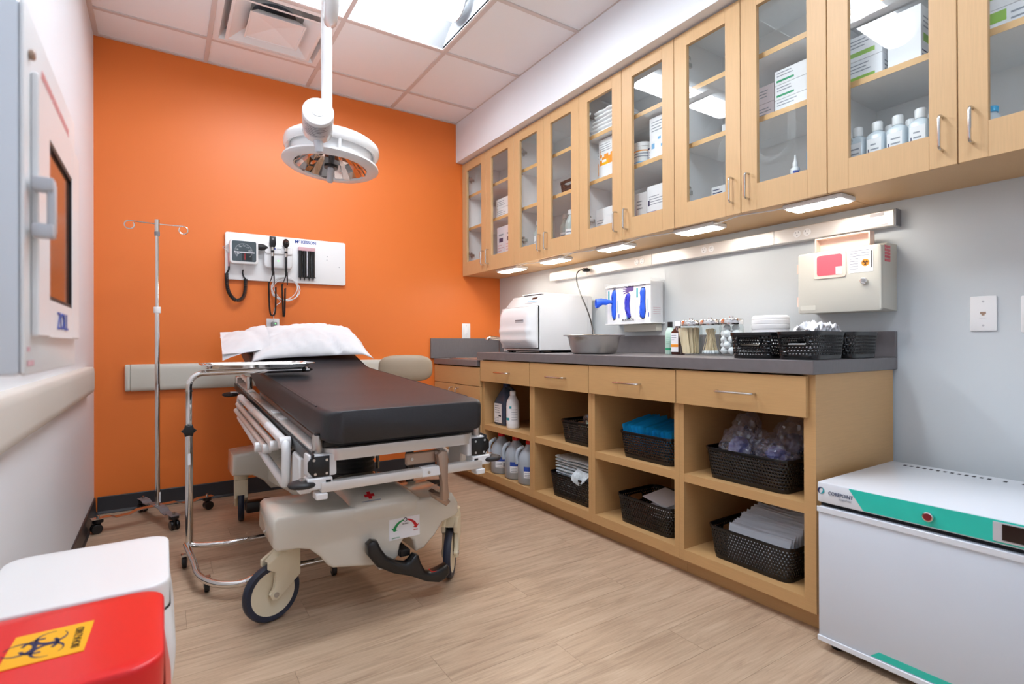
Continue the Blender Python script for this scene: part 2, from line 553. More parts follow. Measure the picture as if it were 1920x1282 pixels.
# ceiling lights
def troffer(x0, x1, y0, y1, label, glow='lens_glow'):
    cx, cy = (x0 + x1) / 2, (y0 + y1) / 2
    t = thing('ceiling_light', label, 'ceiling light', (cx, cy, ZC), group='recessed ceiling lights')
    f = MB()
    r = .012
    f.box(x0 + r, x1 - r, y0 + r, y0 + r + .012, ZC - .0024, ZC + .012); f.box(x0 + r, x1 - r, y1 - r - .012, y1 - r, ZC - .0024, ZC + .012)
    f.box(x0 + r, x0 + r + .012, y0 + r + .012, y1 - r - .012, ZC - .0024, ZC + .012); f.box(x1 - r - .012, x1 - r, y0 + r + .012, y1 - r - .012, ZC - .0024, ZC + .012)
    f.build('frame', 'white_gloss', t, smooth=False)
    q = MB()
    hw = (y1 - y0) / 2 - .024
    def sec(u, v):
        s = (v - .5) * 2
        return Vector((x0 + .024 + u * (x1 - x0 - .048), cy + s * hw, ZC + .004 + .118 * (1 - abs(s) ** 2.6)))
    q.grid(2, 21, sec)
    q.box(x0 + .018, x0 + .024, cy - hw, cy + hw, ZC, ZC + .13); q.box(x1 - .024, x1 - .018, cy - hw, cy + hw, ZC, ZC + .13)
    q.build('reflector', 'reflector_white', t)
    L = MB()
    lx0, lx1, lw = x0 + .12, x1 - .075, .088
    def lens(u, v):
        a = PI * v
        e = 1.0
        return Vector((lx0 + u * (lx1 - lx0), cy - lw * math.cos(a) * e, ZC + .100 - .075 * math.sin(a) ** .8))
    L.grid(2, 13, lens)
    n0 = len(L.V)
    for xx in (lx0, lx1):
        L.add([lens(0 if xx == lx0 else 1, k / 12) for k in range(13)], [tuple(range(13))])
    L.build('lens', glow, t)
    for xx in (lx0 - .012, lx1 + .004):
        k = MB()
        k.prism([(cy - lw * 1.08 * math.cos(PI * i / 12), ZC + .105 - .082 * math.sin(PI * i / 12) ** .8) for i in range(13)], YZ, xx, xx + .008)
        k.build('end_bracket', 'grey_plastic', t)
    return t
troffer(.2268, 1.446, 2.347, 2.957, 'recessed ceiling light with glowing lens, nearest the orange wall')
troffer(.2268, 1.446, 1.128, 1.737, 'recessed ceiling light farther from the orange wall, seen mirrored in cabinet glass')

troffer(.2268, 1.446, -.091, .518, 'added unseen ceiling light above the viewpoint, brightening the near side', 'lens_fill')  # unseen extra light, added to brighten the near side of the room

# air diffuser
cx, cy = .5316, 3.2615
t = thing('air_diffuser', 'square white stepped air vent in the ceiling beside the light', 'vent', (cx, cy, ZC))
def frustum(mb, h0, z0, h1, z1, th=.004):
    for k in range(4):
        ca = [(1, 1), (-1, 1), (-1, -1), (1, -1)]
        (ax, ay), (bx, by) = ca[k], ca[(k + 1) % 4]
        mb.quad((cx + ax * h0, cy + ay * h0, z0), (cx + bx * h0, cy + by * h0, z0), (cx + bx * h1, cy + by * h1, z1), (cx + ax * h1, cy + ay * h1, z1))
        mb.quad((cx + ax * (h0 - th), cy + ay * (h0 - th), z0), (cx + bx * (h0 - th), cy + by * (h0 - th), z0), (cx + bx * (h1 - th), cy + by * (h1 - th), z1 + .001), (cx + ax * (h1 - th), cy + ay * (h1 - th), z1 + .001))
        mb.quad((cx + ax * h0, cy + ay * h0, z0), (cx + bx * h0, cy + by * h0, z0), (cx + bx * (h0 - th), cy + by * (h0 - th), z0), (cx + ax * (h0 - th), cy + ay * (h0 - th), z0))
f = MB(); frustum(f, .292, ZC - .003, .262, ZC + .045, .03); frustum(f, .262, ZC + .045, .19, ZC + .075)
f.build('frame', 'white_plastic', t, smooth=False)
f = MB(); frustum(f, .232, ZC - .014, .15, ZC + .034, .016); f.build('louver', 'white_plastic', t, smooth=False)
f = MB(); frustum(f, .142, ZC - .016, .10, ZC + .03, .008)
f.add([(cx - .14, cy - .14, ZC - .014), (cx + .14, cy - .14, ZC - .014), (cx + .14, cy + .14, ZC - .014), (cx - .14, cy + .14, ZC - .014), (cx, cy, ZC + .006)], [(0, 4, 1), (1, 4, 2), (2, 4, 3), (3, 4, 0)])
f.build('center_plate', 'white_plastic', t, smooth=False)
f = MB(); f.box(cx - .2, cx + .2, cy - .2, cy + .2, ZC + .0755, ZC + .082); f.build('back_plate', 'vent_metal', t, smooth=False)
f = MB(); f.cyl((cx, cy, ZC + .070), (cx, cy, ZC + .0754), .115, n=32); f.build('duct', 'vent_dark', t)

# wall guards (bumper rails)
def guard(name, label, fn, a, b, z0, z1, m):
    pr = [(0, z0), (.026, z0), (.034, z0 + .008), (.036, z0 + .03), (.036, z1 - .03), (.034, z1 - .008), (.026, z1), (0, z1)]
    t = thing(name, label, 'bumper rail', fn(0, (z0 + z1) / 2, (a + b) / 2))
    MB().prism(pr, fn, a + .03, b - .03).build('rail', m, t, ang=50)
    for (p, q, e) in ((a + .0295, a, 1), (b - .0295, b, 1)):
        MB().prism(pr, fn, min(p, q), max(p, q), bev=.009, seg=3).build('end_cap', m, t, ang=50)
    return t
guard('wall_guard', 'beige textured bumper rail along the white left wall', lambda u, v, t: (XL + u, t, v), -1.19, 3.50, .727, .861, 'bumper')
guard('wall_guard', 'pale grey bumper rail on orange wall behind stretcher', lambda u, v, t: (t, YB - u, v), -.19, 1.60, .70, .858, 'putty')
# ================================================================= cabinets
def bar_handle(parent, c, along, L=.105, out=(-1, 0, 0), proj=.03, r=.0045, name='handle'):
    al = Vector(along); ou = Vector(out); c = Vector(c)
    a = c - al * L / 2; b = c + al * L / 2
    e = .012
    pts = [a, a + ou * (proj - e)] + [a + ou * (proj - e) + ou * (e * math.sin(k * PI / 8)) + al * (e * (1 - math.cos(k * PI / 8))) for k in range(1, 5)]
    pts += [b + ou * (proj - e) + ou * (e * math.cos(k * PI / 8)) - al * (e * (1 - math.sin(k * PI / 8))) for k in range(0, 5)] + [b]
    return MB().tube(pts, r, n=8).build(name, 'steel', parent)

ZU0, ZU1, XD = 1.524, 2.438, 2.052
def upper(y1, y0, label):
    """y1 far edge, y0 near edge"""
    t = thing('wall_cabinet', label, 'wall cabinet', (2.41, (y0 + y1) / 2, ZU0), group='glass fronted wall cabinets')
    g = .0015
    xb, xc = XR - .002, XD + .0215
    for a, b in ((y0 + g, y0 + .018), (y1 - .018, y1 - g)):
        p = MB().box(xc, xb - .006, a, b, ZU0 + .02, ZU1 - .001).build('side_panel', 'melamine', t, smooth=False)
        MB().box(xc - .001, xc - .0001, a, b, ZU0 + .002, ZU1 - .002).build('edge_band', 'maple_edge', p, smooth=False)
    MB().box(xb - .006, xb, y0 + g, y1 - g, ZU0 + .02, ZU1).build('back_panel', 'melamine', t, smooth=False)
    MB().box(xc, xb, y0 + g, y1 - g, ZU1 - .0009, ZU1 + .003).build('top_panel', 'melamine', t, smooth=False)
    b = MB().box(xc, xb - .006, y0 + .018, y1 - .018, ZU0 + .02, ZU0 + .022).build('bottom_panel', 'melamine', t, smooth=False)
    MB().box(xc - .001, xb, y0 + g, y1 - g, ZU0 + .003, ZU0 + .0199).build('underside', 'maple', b, smooth=False)
    for z in (1.9, 2.165):
        s = MB().box(2.102, xb - .0065, y0 + .0185, y1 - .0185, z, z + .022).build('shelf', 'melamine', t, smooth=False)
        MB().box(2.100, 2.1019, y0 + .0185, y1 - .0185, z, z + .022).build('edge_band', 'maple_edge', s, smooth=False)
        for yy in (y0 + .0195, y1 - .0255):
            MB().box(2.108, 2.116, yy, yy + .006, z - .008, z - .0002).build('shelf_pin', 'steel', s, smooth=False)
    mid = (y0 + y1) / 2
    for (a, b, hs) in ((mid + .0015, y1 - .0015, -1), (y0 + .0015, mid - .0015, 1)):
        sw, tr, br = .072, .066, .108
        d = MB()
        x0, x1 = XD, XD + .02
        # frame from four pieces with grain, glass rabbet
        bb = .0012
        d.box(x0, x1, a, a + sw, ZU0, ZU1 - .004, bb, 1); d.box(x0, x1, b - sw, b, ZU0, ZU1 - .004, bb, 1)
        d.box(x0 + .0002, x1, a + sw, b - sw, ZU1 - .004 - tr, ZU1 - .0042); d.box(x0 + .0002, x1, a + sw, b - sw, ZU0 + .0002, ZU0 + br)
        dr = d.build('door', 'maple', t, smooth=False)
        MB().box(x0 + .011, x0 + .015, a + sw - .004, b - sw + .004, ZU0 + br - .004, ZU1 - .004 - tr + .004).build('glass_pane', 'door_glass', dr, smooth=False)
        hy = (a + .036) if hs < 0 else (b - .036)
        bar_handle(dr, (x0, hy, 1.628), (0, 0, 1))
        yy = b - .006 if hs < 0 else a + .006   # hinge side
        s = -1 if hs < 0 else 1
        for z in (1.70, 2.315):
            h = MB()
            h.cyl((x1, yy + s * .05, z), (x1 + .012, yy + s * .05, z), .0165, n=14)
            h.box(x1 + .004, x1 + .016, yy + s * .02, yy + s * .046, z - .009, z + .009, .002)
            h.box(x1 + .006, x1 + .075, yy + s * .0135, yy + s * .026, z - .010, z + .010, .002)
            h.box(x1 + .045, x1 + .058, yy + s * .0132, yy + s * .020, z - .024, z + .024, .002)
            h.build('hinge', 'steel', dr)
    return t
UY = [3.873, 3.111, 2.410, 1.711, 1.008, .235]
ULAB = ['maple wall cabinet with two glass doors, first from the orange wall', 'maple glass wall cabinet, second from orange wall, dark basket inside', 'maple glass wall cabinet, third from orange wall, orange marked cartons inside', 'maple glass wall cabinet, fourth from orange wall, dropper bottle inside', 'maple glass wall cabinet nearest the camera, row of squat bottles inside']
for i in range(5): upper(UY[i], UY[i + 1], ULAB[i])

# ---- base cabinets
XC, XF, XDR = 1.784, 1.812, 1.792
XBK = 2.388
LY = [3.136, 2.557, 2.038, 1.492, .930]
def base_unit(y1, y0, label, end=False):
    t = thing('base_cabinet', label, 'base cabinet', (XBK, (y0 + y1) / 2, 0), group='open base cabinets with a drawer')
    w0 = .040 if end else .0245
    for a, b in ((y0 + .0005, y0 + w0), (y1 - .0245, y1 - .0005)):
        MB().box(XF, XBK, a, b, .0705, .866).build('side_panel', 'maple_low', t, smooth=False)
    ya, yb = y0 + w0, y1 - .0245
    MB().box(XBK - .012, XBK, ya, yb, .115, .866).build('back_panel', 'maple_low', t, smooth=False)
    MB().box(XF, XBK, ya, yb, .071, .115).build('bottom_deck', 'maple_low', t, smooth=False)
    MB().box(XF + .002, XBK - .0125, ya, yb, .396, .430).build('shelf', 'maple_low', t, smooth=False)
    MB().box(XF + .02, XBK - .0125, ya, yb, .725, .737).build('divider_panel', 'maple_low', t, smooth=False)
    MB().box(XF + .052, XF + .068, y0 + .0005, y1 - .0005, .0, .070).build('toe_kick', 'maple_low', t, smooth=False)
    d = MB().box(XDR, XF - .0012, y0 + (.022 if end else .002), y1 - .002, .722, .861, .001, 1).build('drawer', 'maple_low', t, smooth=False)
    bar_handle(d, (XDR, (y0 + y1) / 2, .789), (0, 1, 0), L=.155, proj=.028)
    return t
base_unit(LY[0], LY[1], 'open base cabinet with blue jug and water jugs, farthest of four')
base_unit(LY[1], LY[2], 'open base cabinet holding the basket of folded gowns')
base_unit(LY[2], LY[3], 'open base cabinet holding the basket of bright blue pouches')
base_unit(LY[3], LY[4], 'open base cabinet with wide end panel, beside the white refrigerator', True)
# sink base
t = thing('sink_cabinet', 'maple sink base cabinet with false front, against orange wall', 'base cabinet', (XBK, 3.5, 0))
y0, y1 = 3.139, 3.862
for a, b in ((y0, y0 + .022), (y1 - .022, y1)): MB().box(XF, XBK, a, b, .0705, .8175).build('side_panel', 'maple_low', t, smooth=False)
MB().box(XBK - .012, XBK, y0 + .022, y1 - .022, .0705, .8175).build('back_panel', 'maple_low', t, smooth=False)
MB().box(XF, XBK - .012, y0 + .022, y1 - .022, .0705, .1).build('bottom_deck', 'maple_low', t, smooth=False)
MB().box(XF + .052, XF + .068, y0, y1, 0, .07).build('toe_kick', 'maple_low', t, smooth=False)
MB().box(XDR, XF - .001, y0 + .002, y1 - .002, .682, .81, .001, 1).build('false_front', 'maple_low', t, smooth=False)
ym = (y0 + y1) / 2
for a, b, hy in ((y0 + .002, ym - .0015, ym - .05), (ym + .0015, y1 - .002, ym + .05)):
    d = MB().box(XDR, XF - .001, a, b, .075, .678, .001, 1).build('door', 'maple_low', t, smooth=False)
    bar_handle(d, (XDR, hy, .60), (0, 0, 1))
# worktops
def worktop(name, label, y0, y1, z0, z1, sp):
    t = thing(name, label, 'worktop', (2.1, (y0 + y1) / 2, z0))
    MB().box(XC, XR - .0005, y0, y1, z0, z1, .002, 2).build('slab', 'laminate', t, smooth=False)
    m = MB(); m.box(2.392, XR - .0006, y0, y1, z1 + .0002, 1.017, .0015, 1)
    m.build('backsplash', 'laminate', t, smooth=False)
    if sp:
        MB().box(1.762, 2.3915, YB - .020, YB - .0006, z1 + .0002, 1.017, .0015, 1).build('side_splash', 'laminate', t, smooth=False)
    return t
worktop('worktop', 'long dark grey laminate worktop over the open base cabinets', .923, 3.165, .867, .914, False)
wt = worktop('worktop', 'lower dark grey worktop with sink, against the orange wall', 3.1655, YB - .0206, .818, .860, True)
# sink set into the lower worktop
t = thing('sink', 'stainless sink rim in the lower worktop', 'sink', (2.07, 3.5, .861))
m = MB(); m.prism(rrect(.40, .50, .05, 6, 2.04, 3.48), XY, .8602, .866, bev=.002); m.build('rim', 'steel', t)
m = MB(); m.prism(rrect(.34, .42, .06, 6, 2.04, 3.48), XY, .8661, .8665); m.build('bowl', 'brushed', t)
t = thing('faucet', 'curved chrome faucet spout beside the white sterilizer', 'faucet', (2.28, 3.45, .861))
MB().cyl((2.30, 3.46, .8605), (2.30, 3.46, .93), .022, n=16, bev=.004).build('base', 'chrome', t)
MB().tube(smooth_path([(2.30, 3.46, .928), (2.29, 3.46, .955), (2.25, 3.465, .985), (2.18, 3.475, 1.005), (2.10, 3.49, 1.018), (2.07, 3.495, 1.014), (2.058, 3.497, .998)], 5), .014, n=12).build('spout', 'chrome', t)
MB().tube([(2.30, 3.46, .93), (2.33, 3.45, .965)], [.012, .007], n=10).build('lever', 'chrome', t)

# ---- lights under the wall cabinets
for i, (a, b) in enumerate(((1.20, .975), (1.75, 1.525), (2.31, 2.09), (2.87, 2.64), (3.41, 3.14))):
    lab = ['nearest the sharps container', 'second from the sharps container', 'above the glove boxes', 'above the white sterilizer', 'nearest the orange wall'][i]
    t = thing('task_light', 'slim lit strip under the wall cabinets, ' + lab, 'task light', (2.15, (a + b) / 2, 1.505), group='strip lights under the wall cabinets')
    m = MB(); m.box(2.088, 2.195, b, a, 1.508, 1.5265, .003, 1); m.build('housing', 'white_plastic', t, smooth=False)
    m = MB(); m.box(2.098, 2.185, b + .012, a - .012, 1.504, 1.5075); m.build('diffuser', 'task_glow', t, smooth=False)
for i, (a, b) in enumerate(((1.525, 1.20), (2.09, 1.75), (2.64, 2.31), (3.14, 2.87))):
    lab = ['nearest the sharps container', 'second from the sharps container', 'third from the sharps container', 'farthest from the sharps container'][i]
    p = smooth_path([(2.10, a + .002, 1.517), (2.085, a - .04, 1.512), (2.08, (a + b) / 2 + .03, 1.521), (2.09, (a + b) / 2 - .03, 1.521), (2.085, b + .05, 1.514), (2.10, b - .002, 1.517)], 5)
    tag(MB().tube(p, .003, n=6).build('linking_cable', 'white_plastic', org=(2.1, (a + b) / 2, 1.51)), 'thin white cord linking two strip lights, ' + lab, 'cable', 'cords between the strip lights')

# ---- plug-in raceway on the right wall
t = thing('outlet_strip', 'long metal outlet raceway on the wall under the cabinets', 'power strip', (2.39, 2.0, 1.42))
z0, z1 = 1.426, 1.49
MB().box(2.368, XR - .0005, .915, 3.115, z0, z1, .003, 1).build('channel', 'alu', t, smooth=False)
MB().box(2.366, XR - .0004, .908, .9148, z0 - .001, z1 + .001, .001, 1).build('end_cap', 'mid_grey', t, smooth=False)
for ys in (1.40, 2.14, 2.70): MB().box(2.3672, 2.3679, ys, ys + .002, z0 + .002, z1 - .002).build('seam', 'mid_grey', t, smooth=False)
for yc in (2.70, 2.235, 1.76, 1.27):
    for dy in (-.022, .022):
        if yc == 2.70 and dy < 0: continue
        o = MB().cyl((2.3675, yc + dy, 1.458), (2.3655, yc + dy, 1.458), .0165, n=18).build('outlet', 'white_plastic', t)
        m = MB()
        m.box(2.365, 2.3656, yc + dy - .007, yc + dy - .005, 1.460, 1.468); m.box(2.365, 2.3656, yc + dy + .005, yc + dy + .007, 1.460, 1.467)
        m.cyl((2.3656, yc + dy, 1.451), (2.365, yc + dy, 1.451), .0025, n=8); m.build('slots', 'mid_grey', o, smooth=False)
MB().box(2.3668, 2.3679, .95, 1.0, 1.472, 1.484).build('sticker', 'label_white', t, smooth=False)
MB().box(2.3668, 2.3679, .935, 1.03, 1.430, 1.440).build('sticker', 'label_white', t, smooth=False)
# plug and cord to the basin
t = thing('appliance_cord', 'black power cord hanging from raceway into steel basin', 'cord', (2.3, 2.65, 1.45))
MB().tube([(2.363, 2.678, 1.458), (2.352, 2.678, 1.458), (2.35, 2.678, 1.458), (2.315, 2.68, 1.457), (2.31, 2.68, 1.457)], [.011, .011, .014, .012, .005], n=10).build('plug', 'black_plastic', t)
MB().tube(smooth_path([(2.312, 2.68, 1.457), (2.285, 2.685, 1.45), (2.262, 2.685, 1.42), (2.25, 2.665, 1.36), (2.22, 2.60, 1.29), (2.18, 2.50, 1.20), (2.13, 2.40, 1.11), (2.085, 2.325, 1.02), (2.06, 2.30, .96), (2.05, 2.27, .925)], 6), .004, n=8).build('cable', 'black_plastic', t)

# wall plates
def plate(name, label, cat, c, right, nrm, w, h, fn):
    t = thing(name, label, cat, c)
    r = Vector(right); n = Vector(nrm); c = Vector(c)
    f = lambda u, v, d: c + r * u + Vector((0, 0, 1)) * v + n * d
    MB().prism(rrect(w, h, .004, 3), f, .0005, .006, bev=.002).build('plate', 'white_plastic', t)
    for v in (.042, -.042):
        MB().prism([(.0035 * math.cos(k * PI / 5), v + .0035 * math.sin(k * PI / 5)) for k in range(10)], f, .006, .0068).build('screw', 'grey_plastic', t)
    fn(t, f)
    return t
def jack(t, f):
    MB().prism([(-.008, -.006), (.008, -.006), (.008, .002), (.004, .002), (.004, .007), (-.004, .007), (-.004, .002), (-.008, .002)], lambda u, v, d: f(u, -v, d), .006, .0066).build('jack', 'bronze', t, smooth=False)
    MB().prism([(-.01, -.016), (.01, -.016), (.01, -.0155), (-.01, -.0155)], f, .006, .0063).build('print_line', 'mid_grey', t, smooth=False)
plate('wall_plate', 'white data jack plate on grey wall right of sharps container', 'wall plate', (XR, .660, 1.073), (0, -1, 0), (-1, 0, 0), .074, .122, jack)
plate('wall_plate', 'white plate cut off by the right edge of the view', 'wall plate', (XR, .525, 1.066), (0, -1, 0), (-1, 0, 0), .074, .122, jack)
def rocker(t, f):
    MB().prism(rrect(.034, .068, .003, 2), f, .006, .009, bev=.001).build('rocker', 'white_plastic', t)
    MB().prism(rrect(.02, .003, .001, 2, 0, -.026), f, .009, .0095).build('indicator', 'mid_grey', t)
plate('wall_switch', 'white rocker switch plate on orange wall above backsplash', 'switch', (2.083, YB, 1.078), (1, 0, 0), (0, -1, 0), .076, .122, rocker)
# ================================================================= stretcher (local frame: origin at foot centre, y towards the head)
TILT = .062
bed = thing('stretcher', 'wheeled hospital stretcher with black mattress, steel rails and cream castors', 'stretcher', (.722, 1.78, 0), math.radians(.9))
def up(mb, z0=.58):
    """lean the litter: raise vertices towards the head end"""
    mb.V = [(v[0], v[1] - TILT * (v[2] - z0), v[2] + TILT * v[1]) for v in mb.V]
    return mb
# mattress: swept rounded section, head section raised
def mattress_line(y):
    z = .655
    if y > 1.28: z += (y - 1.28) * .22 + min(0, -(.18 - (y - 1.28)) ** 2 * .55 + .0178) if y < 1.46 else (y - 1.28) * .22
    return z
sec = []
ys = [-.045, -.043, -.035, -.02, .0, .03] + [.1 + .06 * k for k in range(30)] + [1.86, 1.885, 1.90, 1.906]
mw, mt = .297, .108
for yy in ys:
    e = 0
    if yy < .03: e = 1 - math.sqrt(max(0, 1 - ((.03 - yy) / .075) ** 2))
    if yy > 1.85: e = 1 - math.sqrt(max(0, 1 - ((yy - 1.85) / .056) ** 2))
    w = mw - .045 * e; h = mt - .006 * e
    pts = rrect(2 * w, h, .020, 4, 0, h / 2 + .003 * e)
    row_ = []
    zb = mattress_line(yy)
    for (px, pz) in pts:
        wob = .0022 * noise.noise(Vector((px * 14, yy * 9, pz * 30))) + (.0016 * math.sin(yy * 105) if abs(px) > w - .03 and pz > h * .6 else 0)
        row_.append(Vector((px + (wob if abs(px) > w - .01 else 0), yy, zb + pz + wob)))
    sec.append(row_)
m = MB(); n = len(sec[0])
vs = [v for r_ in sec for v in r_]
fs = [(i * n + k, i * n + (k + 1) % n, (i + 1) * n + (k + 1) % n, (i + 1) * n + k) for i in range(len(sec) - 1) for k in range(n)]
fs += [tuple(range(n - 1, -1, -1)), tuple(range((len(sec) - 1) * n, len(sec) * n))]
m.add(vs, fs); up(m)
mattress = m.build('mattress', 'black_vinyl', bed, ang=60, fix=True)
# piping round the top edge
pp = [(-mw + .008, yy, mattress_line(yy) + mt - .006) for yy in ys[6:36]]
m = MB()
m.tube(pp, .004, n=6); up(m); m.build('piping', 'black_vinyl', mattress)
m = MB(); m.tube([(mw - .008, p[1], p[2]) for p in pp], .004, n=6); up(m); m.build('piping', 'black_vinyl', mattress)
# litter deck and backrest frame
m = MB(); m.box(-.286, .286, .03, 1.26, .630, .654, .004, 1); up(m); m.build('litter_deck', 'black_plastic', bed, smooth=False)
m = MB(); m.box(-.27, .27, 1.27, 1.87, 0, .014, .004, 1, mtx=Matrix.Translation((0, 1.27, .638)) @ Matrix.Rotation(math.atan(.22), 4, 'X') @ Matrix.Translation((0, -1.27, 0))); up(m); m.build('backrest_frame', 'mid_grey', bed, smooth=False)
# side beams with dark outer strip
for s in (-1, 1):
    m = MB(); m.box(s * .276, s * .318, .06, 1.90, .588, .628, .004, 2); up(m)
    b = m.build('side_beam', 'alu', bed)
    m = MB(); m.box(s * .318, s * .327, .0, 1.91, .580, .622, .003, 1); up(m); m.build('bumper_strip', 'black_plastic', b)
    for yy in (.58, .74, 1.42):
        m = MB(); m.box(s * .28, s * .312, yy, yy + .05, .628, .633, .0015, 1); up(m); m.build('clip', 'white_plastic', b)
# foot end: wrap-around extrusion, lower cross bar
m = MB()
pth = [(-.272, .16, .612), (-.272, .07, .612)] + arc((-.222, .06, .612), .05, 180, 270, 6, 'xy') + arc((.222, .06, .612), .05, 270, 360, 6, 'xy') + [(.272, .07, .612), (.272, .16, .612)]
for i in range(len(pth) - 1):
    pass
P = [Vector(p) for p in pth]
def ribbon(mb, P, h, t):
    rows = []
    for i, p in enumerate(P):
        d = (P[min(i + 1, len(P) - 1)] - P[max(i - 1, 0)]); d.z = 0; d.normalize()
        nn = Vector((d.y, -d.x, 0))
        rows.append([p + nn * (t / 2) + Vector((0, 0, -h / 2)), p + nn * (t / 2) + Vector((0, 0, -h * .1)), p + nn * (t / 2 + .002) + Vector((0, 0, h * .1)), p + nn * (t / 2) + Vector((0, 0, h / 2)), p - nn * (t / 2) + Vector((0, 0, h / 2)), p - nn * (t / 2) + Vector((0, 0, -h / 2))])
    k = 6
    vs = [v for r in rows for v in r]
    fs = [(i * k + j, i * k + (j + 1) % k, (i + 1) * k + (j + 1) % k, (i + 1) * k + j) for i in range(len(rows) - 1) for j in range(k)]
    fs += [tuple(range(k)), tuple(range((len(rows) - 1) * k + k - 1, (len(rows) - 1) * k - 1, -1))]
    mb.add(vs, fs)
ribbon(m, P, .038, .022)
m.build('foot_rail', 'alu', bed, fix=True, ang=30)
m = MB(); m.box(-.23, .23, .03, .30, .624, .630, .002, 1); m.build('foot_plate', 'mid_grey', bed, smooth=False)
bar = MB().box(-.30, .30, -.012, .022, .497, .529, .004, 2).build('cross_bar', 'alu', bed)
MB().box(.05, .13, -.0135, .0235, .496, .5305, .003, 1).build('bar_sleeve', 'white_plastic', bar)
MB().cyl((.075, -.0135, .513), (.075, -.017, .513), .005, n=10).build('bolt', 'steel', bar)
for xx in (-.305, .285):
    MB().box(xx - .012, xx + .025, -.016, .03, .476, .4965, .003, 1).build('bar_end', 'white_plastic', bar)
# corner brackets with post, plate, screws, bumper disc
for s in (-1, 1):
    m = MB()
    m.box(s * .245 + (.0 if s < 0 else .0), s * .335, .008, .075, .545, .617, .006, 2)
    m.box(s * .262, s * .34, -.006, .055, .508, .545, .004, 1)
    br = m.build('corner_bracket', 'white_plastic', bed)
    pl = MB().prism([(s * .262, .547), (s * .318, .547), (s * .338, .568), (s * .338, .597), (s * .325, .612), (s * .262, .612)] if s > 0 else [(-.338 + .0, .597), (-.338, .568), (-.322, .547), (-.27, .547), (-.27, .612), (-.325, .612)], XZ, .0, .0075, bev=.002).build('bracket_plate', 'black_plastic', br)
    for (dx, dz) in ((.272, .6), (.312, .602), (.272, .557), (.308, .557)):
        MB().cyl((s * dx + (-.008 if s < 0 else .004), .0, dz), (s * dx + (-.008 if s < 0 else .004), -.003, dz), .0045, n=10).build('screw', 'steel', br)
    MB().cyl((s * .30 - (.0 if s > 0 else .0), .036, .617), (s * .30, .036, .678), .0165, n=20, bev=.003).build('post_socket', 'brushed', br)
    m = MB(); m.cyl((s * .27, .04, .668), (s * .285, .045, .668), .010, n=12, bev=.003); m.build('knob', 'black_plastic', br)
    m = MB(); m.cyl((s * .30, .03, .676), (s * .30, .03, .684), .012, n=14); m.build('socket_cap', 'black_plastic', br)
    m = MB(); m.lathe([(0.0, -.009), (.028, -.010), (.040, -.007), (.044, 0), (.040, .007), (.028, .010), (0, .009)], (s * .352, .018, .526), 24)
    bd = m.build('corner_bumper', 'black_rubber', br, ang=60)
    MB().cyl((s * .352, .018, .535), (s * .352, .018, .545), .010, n=10).build('axle_bolt', 'steel', bd)
    MB().box(s * .268, s * .284, -.0068, -.004, .513, .536).build('tube_socket', 'dark_gap', br, smooth=False)
# head end posts, bumpers, push bars
for s in (-1, 1):
    m = MB(); m.cyl((s * .297, 1.52, .632), (s * .297, 1.52, .700), .0165, n=18, bev=.003); up(m); q = m.build('post_socket', 'steel', bed)
    m = MB(); m.cyl((s * .297, 1.53, .665), (s * .297, 1.78, .672), .013, n=12); up(m); m.build('push_handle', 'warm_white', bed)
    m = MB(); m.box(s * .26, s * .325, 1.84, 1.91, .60, .665, .006, 1); up(m); m.build('head_bracket', 'steel', bed)
    m = MB(); m.lathe([(0, -.009), (.034, -.010), (.044, -.004), (.044, .004), (.034, .010), (0, .009)], (s * .36, 1.80, .565), 20); up(m); m.build('corner_bumper', 'black_rubber', bed, ang=60)
    m = MB(); m.box(s * .318, s * .36, 1.785, 1.815, .57, .58); up(m); m.build('bumper_arm', 'white_plastic', bed, smooth=False)
# folded side rails
for s in (-1, 1):
    x = s * .35
    r = MB()
    loop = [(x, .30, .60), (x, 1.44, .60)] + arc((x, 1.44, .57), .03, 90, 0, 4, 'yz')[1:] + [(x, 1.47, .52)]
    r.tube(loop, .0165, n=12); up(r); top = r.build('side_rail', 'white_plastic', bed)
    r = MB(); r.tube([(x, .30, .60)] + arc((x, .30, .57), .03, 90, 180, 4, 'yz')[1:] + [(x, .27, .48)] + arc((x, .30, .48), .03, 180, 270, 4, 'yz')[1:] + [(x + s * .012, .55, .475), (x + s * .02, 1.30, .515)], .0155, n=12); up(r)
    r.build('rail_end', 'white_plastic', top)
    for k, (dz, dx) in enumerate(((.563, .014), (.53, .022))):
        r = MB(); r.tube([(x + s * dx, .42 + .1 * k, dz), (x + s * dx, 1.44, dz)], .0125, n=10); up(r); rb = r.build('rail_tube', 'alu', top)
        r = MB(); r.cyl((x + s * (dx - .016), .42 + .1 * k, dz), (x + s * (dx + .016), .42 + .1 * k, dz), .019, n=14, bev=.003); up(r); r.build('pivot', 'white_plastic', top)
    r = MB(); r.cyl((x + s * .02, .63, .513), (x + s * .05, .63, .513), .02, n=14, bev=.003); up(r); r.build('pivot', 'white_plastic', top)
    r = MB(); r.cyl((x - .02, .30, .6), (x + .02, .30, .6), .021, n=14, bev=.003); up(r); r.build('pivot', 'white_plastic', top)
    r = MB(); r.tube([(x, .62, .60), (x, .95, .60)], .0172, n=12); up(r); r.build('grip_sleeve', 'alu', top)
    r = MB(); r.box(s * .30, s * .335, .14, .26, .46, .565, .006, 1); r.box(s * .30, s * .335, 1.2, 1.3, .50, .585, .006, 1); up(r)
    for (ya, yb, za, zb) in ((.14, .25, .45, .577), (1.2, 1.3, .49, .577)):
        r = MB(); r.box(s * .29, s * .334, ya, yb, za, zb, .006, 1); up(r); r.build('rail_mount', 'white_plastic', bed)
